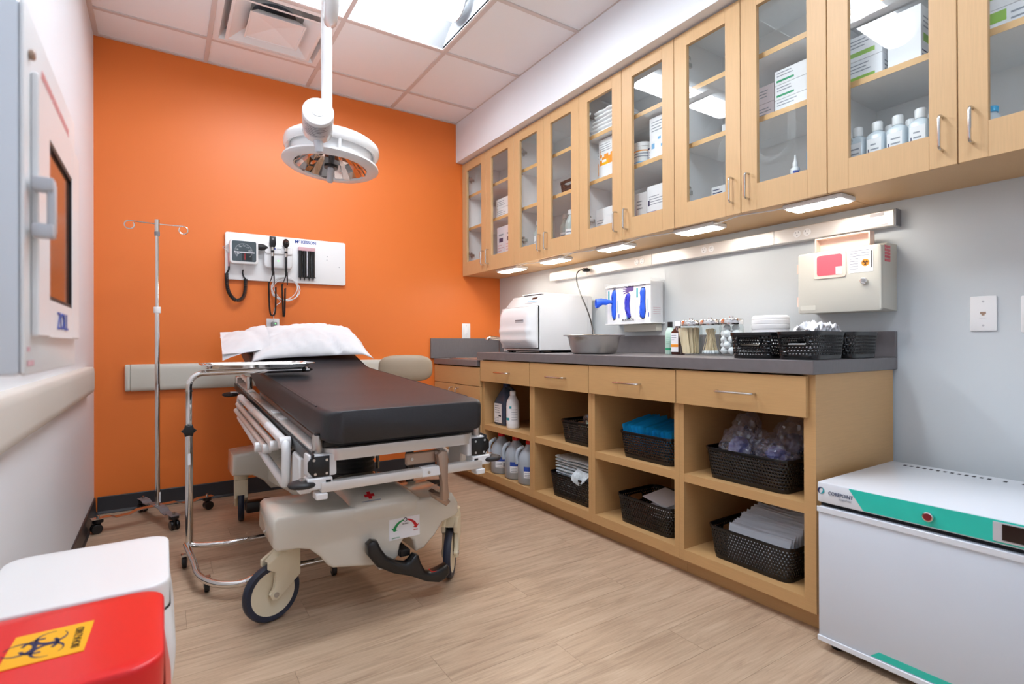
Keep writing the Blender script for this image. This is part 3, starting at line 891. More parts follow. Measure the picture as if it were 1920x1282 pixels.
# under-frame, columns, base
m = MB(); m.box(-.20, .20, .16, 1.7, .575, .607, .004, 1); up(m); m.build('litter_frame', 'black_plastic', bed, smooth=False)
for yy in (.62, 1.35):
    zt = .565 + TILT * yy
    prof = []
    k = 0
    z = .385
    while z < zt - .004:
        prof += [(.088, z), (.094, z + .006), (.094, z + .012), (.088, z + .018)]; z += .022
    MB().lathe(prof, (0, yy, 0), 28).build('column_bellows', 'black_rubber', bed, ang=70)
    MB().lathe([(.12, .362), (.125, .375), (.10, .388)], (0, yy, 0), 28).build('column_collar', 'black_plastic', bed)
    for s in (-1, 1):
        m = MB(); m.cyl((s * .115, yy, .40), (s * .115, yy, zt), .008, n=8); m.build('column_rod', 'steel', bed)
        m = MB(); m.cyl((s * .10, yy - .02, .515), (s * .165, yy - .02, .515), .020, n=14, bev=.004); m.build('pivot_bushing', 'warm_white', bed)
# moulded base cover: front beam, spine, rear beam
front = [(-.415, .385), (-.418, .30), (-.405, .283), (-.34, .280), (-.30, .268), (-.265, .235), (-.24, .20), (-.222, .187), (-.06, .158), (.01, .166), (.022, .176), (.027, .215), (.042, .234), (.062, .236), (.078, .222), (.086, .182), (.094, .176), (.125, .183), (.172, .225), (.205, .268), (.262, .283), (.275, .295), (.275, .335), (.25, .375), (.15, .374), (-.40, .398)]
front = [(p[0], p[1]) for p in front]
def shell(name, poly, ya, yb, bev):
    return MB().prism(poly, XZ, ya, yb, bev=bev, seg=3).build(name, 'stretcher_shell', bed, ang=50)
base = shell('base_cover', front, .135, .42, .016)
# raised hump over the front beam
HP = [(.133, .330), (.128, .352), (.128, .378), (.140, .405), (.175, .424), (.26, .436), (.36, .438), (.46, .430)]
def hump(u, v):
    e = max(0.0, 1 - abs(2 * u - 1) ** 4)
    k = v * (len(HP) - 1); i = min(int(k), len(HP) - 2); f = k - i
    y_ = HP[i][0] + (HP[i + 1][0] - HP[i][0]) * f; z_ = HP[i][1] + (HP[i + 1][1] - HP[i][1]) * f
    nar = 1 - .30 * max(0, (z_ - .33) / .108)
    x = -.028 + (u - .5) * .36 * nar
    zb = min(z_, .366)
    return Vector((x, y_ + (1 - e ** .7) * .03, zb + (z_ - zb) * e ** .55))
m = MB(); m.grid(33, 25, hump)
m.build('base_hump', 'stretcher_shell', bed, ang=70)
def spine(u, v):
    yy = .40 + 1.02 * v
    a = PI * u
    w = .20 + .03 * math.cos(2 * PI * v)
    return Vector((-w * math.cos(a), yy, .24 + .145 * math.sin(a) ** .55))
m = MB(); m.grid(17, 12, spine); m.build('base_spine', 'stretcher_shell', bed, ang=60)
rear = [(-.395, .392), (-.398, .282), (-.30, .272), (-.25, .24), (-.21, .19), (.21, .19), (.25, .24), (.30, .272), (.398, .282), (.395, .392), (.2, .41), (-.2, .41)]
shell('rear_cover', rear, 1.37, 1.60, .018)
m = MB(); m.box(-.16, .16, .42, 1.40, .205, .238, .004, 1); m.build('base_frame', 'alu', bed, smooth=False)
for xx in (-.035, .045):
    m = MB(); m.box(xx - .016, xx + .016, .15, .30, .134 + (.0 if xx < 0 else .03), .162 + (.0 if xx < 0 else .03), .002, 1); f = m.build('frame_tube', 'alu', bed, smooth=False)
    MB().box(xx - .010, xx + .010, .1488, .1496, .139 + (.0 if xx < 0 else .03), .156 + (.0 if xx < 0 else .03)).build('tube_mouth', 'dark_gap', f, smooth=False)
# decals on the cover
yd = .1335
dec = MB().box(-.018, .105, yd, yd + .0012, .24, .318, .0005, 1).build('brake_decal', 'label_white', bed, smooth=False)
yd -= .0004
def arrow(a0, a1, r, c, w0, w1):
    pts = []; N_ = 10
    for k in range(N_ + 1):
        a = math.radians(a0 + (a1 - a0) * k / N_); w = w0 + (w1 - w0) * k / N_
        pts.append((c[0] + (r + w) * math.cos(a), c[1] + (r + w) * math.sin(a)))
    a = math.radians(a1); a2 = math.radians(a1 + (a1 - a0) * .22)
    head = [(c[0] + (r + w1 * 2.4) * math.cos(a), c[1] + (r + w1 * 2.4) * math.sin(a)), (c[0] + r * math.cos(a2), c[1] + r * math.sin(a2)), (c[0] + (r - w1 * 2.4) * math.cos(a), c[1] + (r - w1 * 2.4) * math.sin(a))]
    inn = []
    for k in range(N_, -1, -1):
        a = math.radians(a0 + (a1 - a0) * k / N_); w = w0 + (w1 - w0) * k / N_
        inn.append((c[0] + (r - w) * math.cos(a), c[1] + (r - w) * math.sin(a)))
    return pts + head + inn
MB().prism(arrow(100, 158, .046, (.046, .263), .0025, .006), XZ, yd - .0004, yd).build('green_arrow', 'arrow_green', dec, smooth=False)
MB().prism(arrow(80, 22, .046, (.046, .263), .0025, .006), XZ, yd - .0004, yd).build('red_arrow', 'arrow_red', dec, smooth=False)
MB().tube([(.046 + .0065 * math.cos(k * PI / 8), yd, .309 + .0065 * math.sin(k * PI / 8)) for k in range(16)], .0012, n=5, closed=True).build('ring', 'print_black', dec)
lettering('NEUTRAL', .0062, 'print_black', dec, (.046, yd, .294), (1, 0, 0), (0, 0, 1))
lettering('BRAKE', .006, 'arrow_red', dec, (.088, yd, .264), (1, 0, 0), (0, 0, 1))
lettering('DIRECTION', .006, 'arrow_green', dec, (.008, yd, .247), (1, 0, 0), (0, 0, 1))
# pedal
m = MB()
ped = [(-.118, .262), (-.10, .275), (-.08, .268), (-.068, .240), (-.045, .205), (-.01, .180), (.03, .165), (.045, .172), (.062, .190), (.078, .183), (.088, .152), (.105, .118), (.13, .108), (.16, .112), (.195, .122), (.205, .110), (.206, .085), (.185, .066), (.16, .060), (.11, .076), (.05, .110), (-.02, .138), (-.08, .175), (-.115, .225)]
m.prism(ped, XZ, .075, .120, bev=.012, seg=3); pd = m.build('brake_pedal', 'black_plastic', bed, ang=50)
MB().box(.13, .165, .08, .112, .107, .1085).build('red_pad', 'print_red', pd, smooth=False)
MB().box(.02, .06, .118, .22, .175, .20, .003, 1).build('pedal_arm', 'black_plastic', bed, smooth=False)
# emblem on hump (generic red cross in a ring)
em = MB(); ey, ez = .128, .398
fE = lambda u, v, d: Vector((-.085 + u, .158 + v * .88 - d * .48, .4150 + v * .475 + d * .88))
em.prism([(-.006, .018), (.006, .018), (.006, .006), (.018, .006), (.018, -.006), (.006, -.006), (.006, -.018), (-.006, -.018), (-.006, -.006), (-.018, -.006), (-.018, .006), (-.006, .006)], fE, .0006, .003)
em.build('emblem', 'arrow_red', bed, smooth=False)
MB().prism([(-.035, -.030), (.035, -.030), (.035, -.027), (-.035, -.027)], fE, .0006, .0026).build('print_line', 'print_grey', bed, smooth=False)
# bronze release lever
lv = MB().box(.0, .13, .012, .03, .540, .583, .004, 1).build('lever_plate', 'bronze', bed)
MB().cyl((.02, .012, .562), (.02, .007, .562), .006, n=12).build('bolt', 'steel', lv)
MB().cyl((.115, .012, .575), (.115, .007, .575), .006, n=12).build('bolt', 'steel', lv)
m = MB(); m.prism([(.108, .572), (.125, .584), (.146, .580), (.152, .562), (.150, .47), (.156, .41), (.142, .398), (.128, .402), (.126, .47), (.112, .55)], XZ, -.02, .010, bev=.006); m.build('release_lever', 'bronze', bed)
m = MB(); m.prism([(.126, .412), (.14, .420), (.192, .383), (.203, .366), (.185, .352), (.14, .385)], XZ, .06, .11, bev=.008); m.tube([(.14, -.0, .41), (.14, .08, .405)], .012, n=8); m.build('lever_foot', 'bronze', bed)
# castors
def castor(px, py, az, name='castor', r=.10):
    """px,py: pivot; az: heading of the trail (deg)"""
    a = math.radians(az)
    M4 = Matrix.Translation((px, py, 0)) @ Matrix.Rotation(a, 4, 'Z')   # local x = trail direction
    tr = .054
    w = MB()
    ax = Matrix.Rotation(PI / 2, 3, 'X')
    def put(mb): mb.V = [tuple(M4 @ Vector(v)) for v in mb.V]; return mb
    f = MB()
    f.lathe([(.034, .232), (.036, .25), (.036, .272)], (0, 0, 0), 20)
    for s in (-1, 1):
        f.prism([(-.037, .24), (.032, .24), (.080, .214), (.080, .192), (.054, .176), (.060, .125), (.076, .104), (.068, .084), (.048, .080), (-.037, .145)], XZ, s * .017, s * .034, bev=.005)
    f.prism([(-.037, .16), (-.022, .16), (-.015, .205), (.045, .218), (.072, .210), (.03, .241), (-.037, .241)], XZ, -.030, .030, bev=.008)
    fk = put(f).build(name, 'cream', bed, ang=40)
    t = MB(); t.lathe([(r - .022, -.013), (r - .006, -.015), (r, -.007), (r, .007), (r - .006, .015), (r - .022, .013)], (tr, 0, r), 40, axis=ax, cap=False)
    put(t).build('tire', 'navy_rubber', fk, ang=40)
    d = MB(); d.lathe([(0, -.0122), (.02, -.0126), (r - .026, -.0118), (r - .021, -.0128), (r - .021, .0128), (r - .026, .0118), (.02, .0126), (0, .0122)], (tr, 0, r), 36, axis=ax, cap=False)
    put(d).build('wheel_disc', 'cream', fk)
    b = MB(); b.cyl((tr, -.037, r), (tr, .037, r), .009, n=10); put(b).build('axle', 'steel', fk)
    return fk
castor(-.347, .285, 196)
castor(.318, .275, 234)
castor(-.345, 1.475, 82)
castor(.345, 1.475, 100)
# black steering pedal at the rear left
m = MB(); m.box(-.335, -.20, 1.36, 1.43, .075, .135, .012, 2); m.build('rear_pedal', 'black_plastic', bed)
m = MB(); m.box(-.21, -.13, 1.38, 1.41, .10, .13, .004, 1); m.build('pedal_bracket', 'alu', bed)

# ---------------------------------------------------------------- pillow on the mattress
pw = thing('pillow', 'white pillow in a loose open ended case at the head of the stretcher', 'pillow', (.73, 3.44, .985))
PM = Matrix.Translation((.745, 3.405, .980)) @ (Matrix.Rotation(math.radians(-3), 3, 'Z') @ Matrix.Rotation(math.radians(16.5), 3, 'X')).to_4x4()
def pil(sg):
    def g(u, v):
        a, b = 2 * u - 1, 2 * v - 1
        pin = 1 - .10 * (1 - a * a) * abs(b) ** 3
        pin2 = 1 - .07 * (1 - b * b) * abs(a) ** 3
        t = .165 * ((1 - abs(a) ** 2.2) ** .62) * ((1 - abs(b) ** 2.2) ** .66)
        k = min(1.0, t / .05)
        wr = .010 * noise.noise(Vector((a * 2.2 + 3, b * 2.0, 1))) + .009 * noise.noise(Vector((a * 7 + 3, b * 3.5 + a * 3, 2))) - .020 * max(0, .25 - abs(noise.noise(Vector((a * 2.6 - b * 3 + 3, b * 2.4, 4))))) - .014 * max(0, .2 - abs(noise.noise(Vector((a * 5 + b * 3, b * 5 + 7, 9))))) / .2 * .5
        fold = -.040 * math.exp(-((a - .10 + .30 * b) / .07) ** 2) * max(0, -b - .25) + .016 * math.exp(-((a - .26 + .2 * b) / .09) ** 2) * max(0, -b - .2)
        z = sg * t * (.66 if sg > 0 else .16) + ((wr + fold) * k if sg > 0 else 0)
        z -= .03 * max(0, abs(a) - .8) / .2 * (1 if a > 0 else .3)
        z += .012 * a - .012 * max(0, -b - .5)
        return PM @ Vector((a * .335 * pin2, b * .262 * pin, z))
    return g
m = MB(); m.grid(49, 37, pil(1)); m.grid(49, 37, pil(-1))
m.build('pillow_body', 'linen', pw, ang=180, fix=True)
m = MB()
def case(sg):
    def g(u, v):
        a, b = u, 2 * v - 1
        x = -.235 - .235 * a
        w = .205 + .02 * a
        z = sg * (.058 * (1 - a * .45)) * (1 - abs(b) ** 2.5) ** .6 + .006 * noise.noise(Vector((a * 4, b * 3, sg * 2.0))) + .010 * abs(noise.noise(Vector((a * 3 + b * 2, b * 5, sg)))) - .055 * a * a - .012 * a
        return PM @ Vector((x, .02 + b * w + .03 * a, z * (1 if sg > 0 else .2) + (.020 if sg > 0 else .004) - .014 * math.exp(-((a - .3 - .2 * b) / .1) ** 2) * (1 if sg > 0 else 0)))
    return g
m.grid(18, 25, case(1)); m.grid(18, 25, case(-1))
m.build('pillowcase_end', 'linen', pw, ang=180)

# ================================================================= IV pole
iv = thing('iv_pole', 'tall chrome pole on four castors with two curled hooks', 'iv pole', (-.028, 3.56, 0))
c = Vector((-.028, 3.56, 0))
MB().cyl(c + Vector((0, 0, .085)), c + Vector((0, 0, 1.17)), .0125, n=16).build('lower_tube', 'chrome', iv)
MB().cyl(c + Vector((0, 0, 1.165)), c + Vector((0, 0, 1.66)), .0095, n=14).build('upper_tube', 'chrome', iv)
MB().cyl(c + Vector((0, 0, 1.15)), c + Vector((0, 0, 1.185)), .0175, n=16, bev=.002).build('collar', 'white_plastic', iv)
MB().cyl(c + Vector((0, 0, 1.58)), c + Vector((0, 0, 1.602)), .0135, n=14).build('sleeve', 'mid_grey', iv)
MB().cyl(c + Vector((0, 0, 1.602)), c + Vector((0, 0, 1.67)), .0125, n=16).build('head', 'steel', iv)
for s in (-1, 1):
    pts = [c + Vector((0, 0, 1.645)), c + Vector((s * .11, s * .01, 1.648))]
    e = c + Vector((s * .125, s * .011, 1.626))
    pts += [e + Vector((s * .022 * math.sin(math.radians(q)), 0, .022 * math.cos(math.radians(q)))) for q in range(0, 330, 22)]
    MB().tube(pts, .0035, n=7).build('hook', 'chrome', iv)
MB().box(c.x + .008, c.x + .0135, c.y - .010, c.y + .004, .10, .155).build('sticker', 'label_white', iv, smooth=False)
for k, (wx, wy) in enumerate(((-.285, 3.488), (.045, 3.335), (.215, 3.63), (-.10, 3.785))):
    d = Vector((wx, wy, 0)) - c; L = d.length; a = math.atan2(d.y, d.x)
    M4 = Matrix.Translation(c) @ Matrix.Rotation(a, 4, 'Z')
    w = .022
    pr = [(0, .082), (L * .35, .080), (L * .48, .066), (L * .72, .064), (L * .80, .074), (L + .03, .074)]
    m = MB()
    for i in range(len(pr) - 1):
        (x0, z0), (x1, z1) = pr[i], pr[i + 1]
        m.add([M4 @ Vector(p) for p in ((x0, -w, z0), (x1, -w, z1), (x1, w, z1), (x0, w, z0), (x0, -w, z0 + .004), (x1, -w, z1 + .004), (x1, w, z1 + .004), (x0, w, z0 + .004))], [(0, 1, 2, 3), (7, 6, 5, 4), (0, 4, 5, 1), (2, 6, 7, 3), (1, 5, 6, 2), (0, 3, 7, 4)])
    leg = m.build('leg', 'mid_grey' if k % 2 else 'steel', iv, smooth=False)
    ca = MB()
    ca.cyl(M4 @ Vector((L, 0, .056)), M4 @ Vector((L, 0, .0738)), .024, n=16)
    for s in (-1, 1): ca.cyl(M4 @ Vector((L + .006, s * .004, .025)), M4 @ Vector((L + .006, s * .021, .025)), .025, n=20, bev=.004)
    ca.box(-.012, .012, -.006, .006, .02, .06, mtx=M4 @ Matrix.Translation((L, 0, 0)))
    ca.build('castor', 'black_plastic', leg)
    MB().cyl(M4 @ Vector((L, 0, .078)), M4 @ Vector((L, 0, .092)), .007, n=8).build('bolt', 'steel', leg)

# ================================================================= instrument stand and tray
ms = thing('instrument_stand', 'chrome rolling instrument stand with U shaped base and black star knob', 'instrument stand', (.095, 2.78, 0))
R_ = .0135
x0, y0 = .095, 2.78
MB().tube([(x0, y0, .085), (x0, y0, .60)], .0155, n=16).build('lower_tube', 'chrome', ms)
pts = [(x0, y0, .585), (x0, y0, .785)] + arc((x0 + .06, y0, .785), .06, 180, 90, 8, 'xz')[1:] + [(x0 + .12, y0 - .005, .847), (.60, 2.74, .851)]
MB().tube(pts, [.0125] * (len(pts) - 1) + [.0125], n=14).build('upper_tube', 'chrome', ms)
MB().tube([(.565, 2.742, .851), (.60, 2.74, .851), (.615, 2.739, .851)], [.0126, .0115, .004], n=12).build('tip', 'black_plastic', ms)
MB().cyl((x0, y0, .765), (x0, y0, .77), .0162, n=16).build('ring', 'chrome', ms)
MB().box(x0 - .005, x0 + .005, y0 - .0165, y0 - .0156, .44, .49).build('sticker', 'label_white', ms, smooth=False)
kn = MB()
star = []
for k in range(12):
    rr = .030 if k % 2 == 0 else .021
    star.append((rr * math.cos(k * PI / 6), rr * math.sin(k * PI / 6)))
dK = Vector((-.05, -1, 0)).normalized(); rK = dK.cross(Vector((0, 0, 1))).normalized()
kn.prism(star, lambda u, v, t: Vector((x0, y0, .594)) + rK * u + Vector((0, 0, 1)) * v + dK * t, .018, .042, bev=.004)
kn.cyl(Vector((x0, y0, .594)) + dK * .01, Vector((x0, y0, .594)) + dK * .02, .012, n=10)
kn.build('star_knob', 'black_plastic', ms)
MB().cyl((x0, y0, .072), (x0, y0, .092), .0195, n=16).build('collar', 'alu', ms)
MB().tube(smooth_path([(x0, y0, .082), (x0 + .05, y0 - .03, .08), (.205, 2.735, .078), (.25, 2.725, .078), (.45, 2.725, .078), (.68, 2.735, .078)], 4), .0125, n=12).build('rear_leg', 'chrome', ms)
fl = smooth_path([(x0 - .012, y0 + .004, .082), (x0 - .004, 2.70, .080), (x0 + .01, 2.58, .066), (.112, 2.48, .058), (.135, 2.40, .056), (.18, 2.325, .056), (.25, 2.285, .058), (.31, 2.287, .070), (.45, 2.287, .078), (.60, 2.29, .078)], 5)
MB().tube(fl, .0135, n=12).build('front_leg', 'chrome', ms)
for (wx, wy, ww) in ((.075, 2.735, .030), (.142, 2.425, .03), (.60, 2.298, .03), (.66, 2.735, .03)):
    ca = MB(); ca.cyl((wx - .009, wy, .024), (wx + .009, wy, .024), .024, n=18, bev=.003)
    cs = ca.build('castor', 'black_rubber', ms)
    m = MB(); m.prism([(-.012, .022), (.012, .022), (.014, .06), (-.014, .06)], lambda u, v, t: (wx + t, wy + u, v), -.0125, -.0105); m.prism([(-.012, .022), (.012, .022), (.014, .06), (-.014, .06)], lambda u, v, t: (wx + t, wy + u, v), .0105, .0125)
    m.box(wx - .0125, wx + .0125, wy - .012, wy + .012, .051, .06); m.build('fork', 'steel', cs, smooth=False)
tr = thing('instrument_tray', 'shallow stainless tray resting on the chrome stand arm', 'tray', (.37, 2.79, .865))
def tray(u, v):
    prof = [(0, .8655), (.80, .8655), (.90, .868), (.945, .879), (.958, .884), (1.0, .884), (1.0, .8825)]
    k = v * (len(prof) - 1); i = min(int(k), len(prof) - 2); f_ = k - i
    s = prof[i][0] + (prof[i + 1][0] - prof[i][0]) * f_; z = prof[i][1] + (prof[i + 1][1] - prof[i][1]) * f_
    n_ = 40
    pts = rrect(.47, .32, .055, 9)
    p = pts[int(round(u * n_)) % n_]
    return Vector((.375 + p[0] * s, 2.79 + p[1] * s, z))
m = MB(); m.grid(40, 7, tray, closed_u=True)
m.build('tray_pan', 'chrome', tr, fix=True, ang=35)
m = MB(); m.tube([(.375 + p[0], 2.79 + p[1], .884) for p in rrect(.47, .32, .055, 9)], .0035, n=6, closed=True); m.build('rolled_rim', 'chrome', tr)
for xx in (.165, .56):
    m = MB(); m.box(xx - .004, xx + .004, 2.70, 2.86, .8635, .8653); m.build('support_foot', 'steel', tr, smooth=False)

# ================================================================= stool behind the stretcher
st = thing('clinic_stool', 'taupe padded stool with oval backrest, behind the stretcher', 'stool', (1.27, 3.10, 0))
bx, by = 1.315, 3.27
ax = Matrix.Rotation(math.radians(-20), 3, 'Z')
def pad(c, w, h, d, rot, e=3.2, n=28, mm=16):
    vs = []; fs = []
    def sp(v, p): return math.copysign(abs(v) ** (2 / p), v)
    for i in range(mm + 1):
        th = -PI / 2 + PI * i / mm
        for k in range(n):
            a = 2 * PI * k / n
            v = Vector((w / 2 * sp(math.cos(th), 2.6) * sp(math.cos(a), e), d / 2 * sp(math.sin(th), 2.6), h / 2 * sp(math.cos(th), 2.6) * sp(math.sin(a), e)))
            vs.append(Vector(c) + rot @ v)
    for i in range(mm):
        for k in range(n):
            k2 = (k + 1) % n
            fs.append((i * n + k, i * n + k2, (i + 1) * n + k2, (i + 1) * n + k))
    return MB().add(vs, fs)
pad((bx, by, .815), .345, .175, .075, ax).build('backrest', 'taupe_vinyl', st, ang=60, fix=True)
MB().tube(smooth_path([(bx + .02, by + .035, .80), (bx + .02, by + .05, .72), (bx + .015, by + .05, .60), (bx - .01, by - .02, .50), (bx - .03, by - .08, .47)], 5), .0125, n=10).build('back_post', 'steel', st)
MB().box(bx - .01, bx + .045, by + .015, by + .06, .715, .735, .004, 1).build('clamp', 'white_plastic', st)
MB().lathe([(0, .47), (.14, .47), (.175, .485), (.18, .51), (.172, .535), (.14, .55), (0, .552)], (1.27, 3.10, 0), 32).build('seat', 'taupe_vinyl', st, ang=60)
MB().cyl((1.27, 3.10, .10), (1.27, 3.10, .47), .025, n=16).build('gas_lift', 'black_plastic', st)
for k in range(5):
    a = math.radians(72 * k + 20)
    d = Vector((math.cos(a), math.sin(a), 0))
    cc = Vector((1.27, 3.10, 0))
    lg = MB().tube([cc + Vector((0, 0, .10)), cc + d * .12 + Vector((0, 0, .09)), cc + d * .26 + Vector((0, 0, .072))], [.024, .02, .014], n=10).build('leg', 'black_plastic', st)
    m = MB(); q = cc + d * .26; nn = Vector((-d.y, d.x, 0)); m.cyl(q - nn * .02 + Vector((0, 0, .0265)), q + nn * .02 + Vector((0, 0, .0265)), .026, n=16, bev=.004); m.cyl(q + Vector((0, 0, .045)), q + Vector((0, 0, .07)), .008, n=8)
    m.build('castor', 'black_rubber', lg)

# ================================================================= exam lamp
el = thing('exam_lamp', 'white ceiling mounted exam lamp with round faceted head', 'exam lamp', (.545, 2.12, 2.75))
lx = lambda y: .622 + (y - 2.48) * .20
pth = [(lx(2.48), 2.48, 1.99), (lx(2.48), 2.48, 2.40)] + [(lx(2.36 + .12 * math.cos(math.radians(a))), 2.36 + .12 * math.cos(math.radians(a)), 2.40 + .12 * math.sin(math.radians(a))) for a in range(15, 181, 15)]
MB().tube(pth, .0245, n=18).build('lamp_tube', 'white_gloss', el)
pth = [(lx(2.24), 2.24, 2.40), (lx(2.24), 2.24, 2.37)] + [(lx(2.12 + .12 * math.cos(math.radians(a))), 2.12 + .12 * math.cos(math.radians(a)), 2.37 - .12 * math.sin(math.radians(a))) for a in range(15, 181, 15)] + [(lx(2.0), 2.0, 2.50), (lx(2.0), 2.0, 2.756)]
MB().tube(pth, .0255, n=18).build('drop_tube', 'white_gloss', el)
MB().cyl((lx(2.24), 2.24, 2.37), (lx(2.24), 2.24, 2.42), .029, n=20, bev=.003).build('joint', 'white_plastic', el)
MB().lathe([(.0, 2.756), (.075, 2.756), (.07, 2.735), (.035, 2.715), (.03, 2.70)], (lx(2.0), 2.0, 0), 28).build('canopy', 'white_gloss', el)
# pivot drum pointing at the viewer
d0 = Vector((.560, 2.375, 1.978)); dd = Vector((.20, .95, -.20)).normalized()
LD = .15
dr = MB().cyl(d0, d0 + dd * LD, .066, n=36, bev=.005).build('pivot_drum', 'white_gloss', el, ang=35)
MB().cyl(d0 - dd * .0025, d0 + dd * .001, .027, n=28, bev=.001).build('drum_cap', 'white_plastic', dr)
rr_ = .0664
s_ = dd.cross(Vector((0, 0, 1))).normalized(); w_ = s_.cross(dd)
def on_drum(a, h, e=0.0):
    return d0 + dd * h + (s_ * math.cos(a) + w_ * math.sin(a)) * (rr_ + e)
lb = MB(); lb.grid(14, 2, lambda u, v: on_drum(math.radians(200 + 130 * u), .02 + .085 * v)); lb.build('rating_label', 'grey_plastic', dr)
for k in range(6):
    rk = random.Random(k)
    a0 = 215 + rk.uniform(0, 10); a1 = a0 + rk.uniform(40, 85)
    pl = MB(); pl.grid(10, 2, lambda u, v, k=k: on_drum(math.radians(a0 + (a1 - a0) * u), .028 + .012 * k + .004 * v, .0004)); pl.build('print_line', 'mid_grey', dr)
q = d0 + dd * (LD - .03)
MB().tube([q + Vector((0, 0, -.05)), q + Vector((.006, .004, -.085)), q + Vector((.008, .006, -.108)), q + Vector((.009, .007, -.114))], [.021, .020, .017, .008], n=14).build('pivot_stub', 'grey_plastic', el)
# head
hc = Vector((.722, 2.79, 1.905))
rot = Matrix.Rotation(math.radians(4.5), 3, 'Y') @ Matrix.Rotation(math.radians(-1), 3, 'X')
hd = MB().lathe([(.0, .128), (.07, .127), (.13, .119), (.175, .104), (.196, .088), (.200, .06), (.196, .03), (.192, .005), (.192, -.012)], hc, 48, axis=rot, cap=False)
head = hd.build('head_shell', 'white_gloss', el, ang=50)
MB().lathe([(.190, .104), (.214, .106), (.231, .092), (.235, .070), (.231, .050), (.222, .042), (.214, .046), (.205, .052)], hc, 48, axis=rot, cap=False).build('handle_ring', 'white_gloss', head, ang=50)
for k in range(3):
    a = math.radians(25 + 120 * k)
    MB().tube([hc + rot @ Vector((.218 * math.cos(a), .218 * math.sin(a), z)) for z in (.045, .0, -.012)], .008, n=8).build('ring_post', 'white_plastic', head)
MB().lathe([(.176, -.020), (.180, -.030), (.222, -.028), (.236, -.018), (.234, -.008), (.192, -.002)], hc, 48, axis=rot, cap=False).build('bezel', 'white_plastic', head, ang=40)
rf = MB()
RR = [.178, .150, .120, .088, .05]
for i in range(4):
    nk = 26
    for k in range(nk):
        a0, a1 = 2 * PI * k / nk, 2 * PI * (k + 1) / nk
        r0, r1 = RR[i], RR[i + 1]
        z0, z1 = -.022 + .10 * (1 - (r0 / .178) ** 2), -.022 + .10 * (1 - (r1 / .178) ** 2)
        j = .008 * ((k * 7 + i * 3) % 3 - 1)
        rf.add([hc + rot @ Vector((r * math.cos(a), r * math.sin(a), z)) for (r, a, z) in ((r0, a0, z0 + j), (r0, a1, z0), (r1, a1, z1 - j), (r1, a0, z1))], [(0, 1, 2, 3)])
rf.build('reflector', 'mirror_facet', head, smooth=False)
MB().lathe([(0, -.0235), (.178, -.0235)], hc, 40, axis=rot, cap=False).build('cover_glass', 'cover_glass', head)
MB().lathe([(.0, .06), (.034, .06), (.036, -.012), (.034, -.030), (0, -.031)], hc, 24, axis=rot).build('bulb_housing', 'black_plastic', head, ang=40)
MB().lathe([(.0, -.031), (.016, -.031), (.0155, -.098), (.013, -.104), (0, -.104)], hc, 18, axis=rot).build('focus_handle', 'grey_plastic', head, ang=40)
m = MB(); m.tube([(.625, 2.50, 1.985), (.66, 2.62, 2.03), (.71, 2.76, 2.03), (.718, 2.79, 2.02)], [.03, .028, .032, .034], n=12); m.build('yoke', 'white_gloss', el)
# ================================================================= diagnostic board on the orange wall
XR_, UPZ = (1, 0, 0), (0, 0, 1)
bd = thing('diagnostic_board', 'white wall board with gauge, scopes and tip dispenser on orange wall', 'wall board', (.713, YB, 1.54))
bw = MB().prism(rrect(.765, .306, .014, 4, .713, 1.545), XZ, YB - .0005, YB - .024, bev=.005).build('board', 'white_plastic', bd, ang=30)
lettering('M', .031, 'print_blue', bd, (.763, YB - .0245, 1.674), XR_, UPZ, bold=.0006)
lettering('C', .019, 'print_blue', bd, (.782, YB - .0245, 1.678), XR_, UPZ, bold=.0004)
lettering('KESSON', .0285, 'print_blue', bd, (.842, YB - .0245, 1.674), XR_, UPZ, xs=.95, bold=.0005)
for (sx, sz) in ((.968, 1.59), (.965, 1.565), (1.05, 1.52)):
    MB().cyl((sx, YB - .024, sz), (sx, YB - .026, sz), .004, n=8).build('screw', 'grey_plastic', bd)
# gauge
g = MB().prism(rrect(.166, .156, .022, 5, .434, 1.568), XZ, YB - .0245, YB - .085, bev=.008).build('gauge_case', 'white_plastic', bd, ang=30)
MB().prism(rrect(.140, .130, .010, 4, .434, 1.570), XZ, YB - .0852, YB - .0862).build('gauge_dial', 'gauge_face', g, smooth=False)
yq = YB - .0866
m = MB()
for k in range(41):
    a = math.radians(-40 + 260 * k / 40); r0 = .047 if k % 5 else .043
    u, w = math.cos(a), math.sin(a)
    m.prism([(.43 + r0 * u - .0007 * w, 1.568 + r0 * w + .0007 * u), (.43 + .052 * u - .0007 * w, 1.568 + .052 * w + .0007 * u), (.43 + .052 * u + .0007 * w, 1.568 + .052 * w - .0007 * u), (.43 + r0 * u + .0007 * w, 1.568 + r0 * w - .0007 * u)], XZ, yq, yq + .0004)
dt = m.build('scale_ticks', 'label_white', g, smooth=False); dt['kind'] = 'stuff'
for k, t_ in enumerate(('40', '80', '100', '120', '160', '200')):
    a = math.radians(200 - 38 * k)
    lettering(t_, .011, 'label_white', g, (.43 + .036 * math.cos(a), yq, 1.568 + .036 * math.sin(a)), XR_, UPZ)
MB().prism(rrect(.118, .007, .001, 2, .436, 1.563), XZ, yq + .0001, yq + .0004).build('dial_bar', 'label_white', g, smooth=False)
MB().prism(rrect(.06, .045, .001, 2, .45, 1.533), XZ, yq + .0001, yq + .0004).build('dial_panel', 'gauge_dark', g, smooth=False)
MB().prism([(.436, 1.515), (.440, 1.515), (.440, 1.555), (.436, 1.555)], XZ, yq - .0003, yq).build('red_mark', 'print_red', g, smooth=False)
MB().prism([(.43, 1.566), (.392, 1.545), (.390, 1.548)], XZ, yq - .0008, yq - .0002).build('needle', 'label_white', g, smooth=False)
MB().prism(rrect(.138, .128, .010, 4, .434, 1.570), XZ, yq - .002, yq - .0026).build('gauge_glass', 'cover_glass', g, smooth=False)
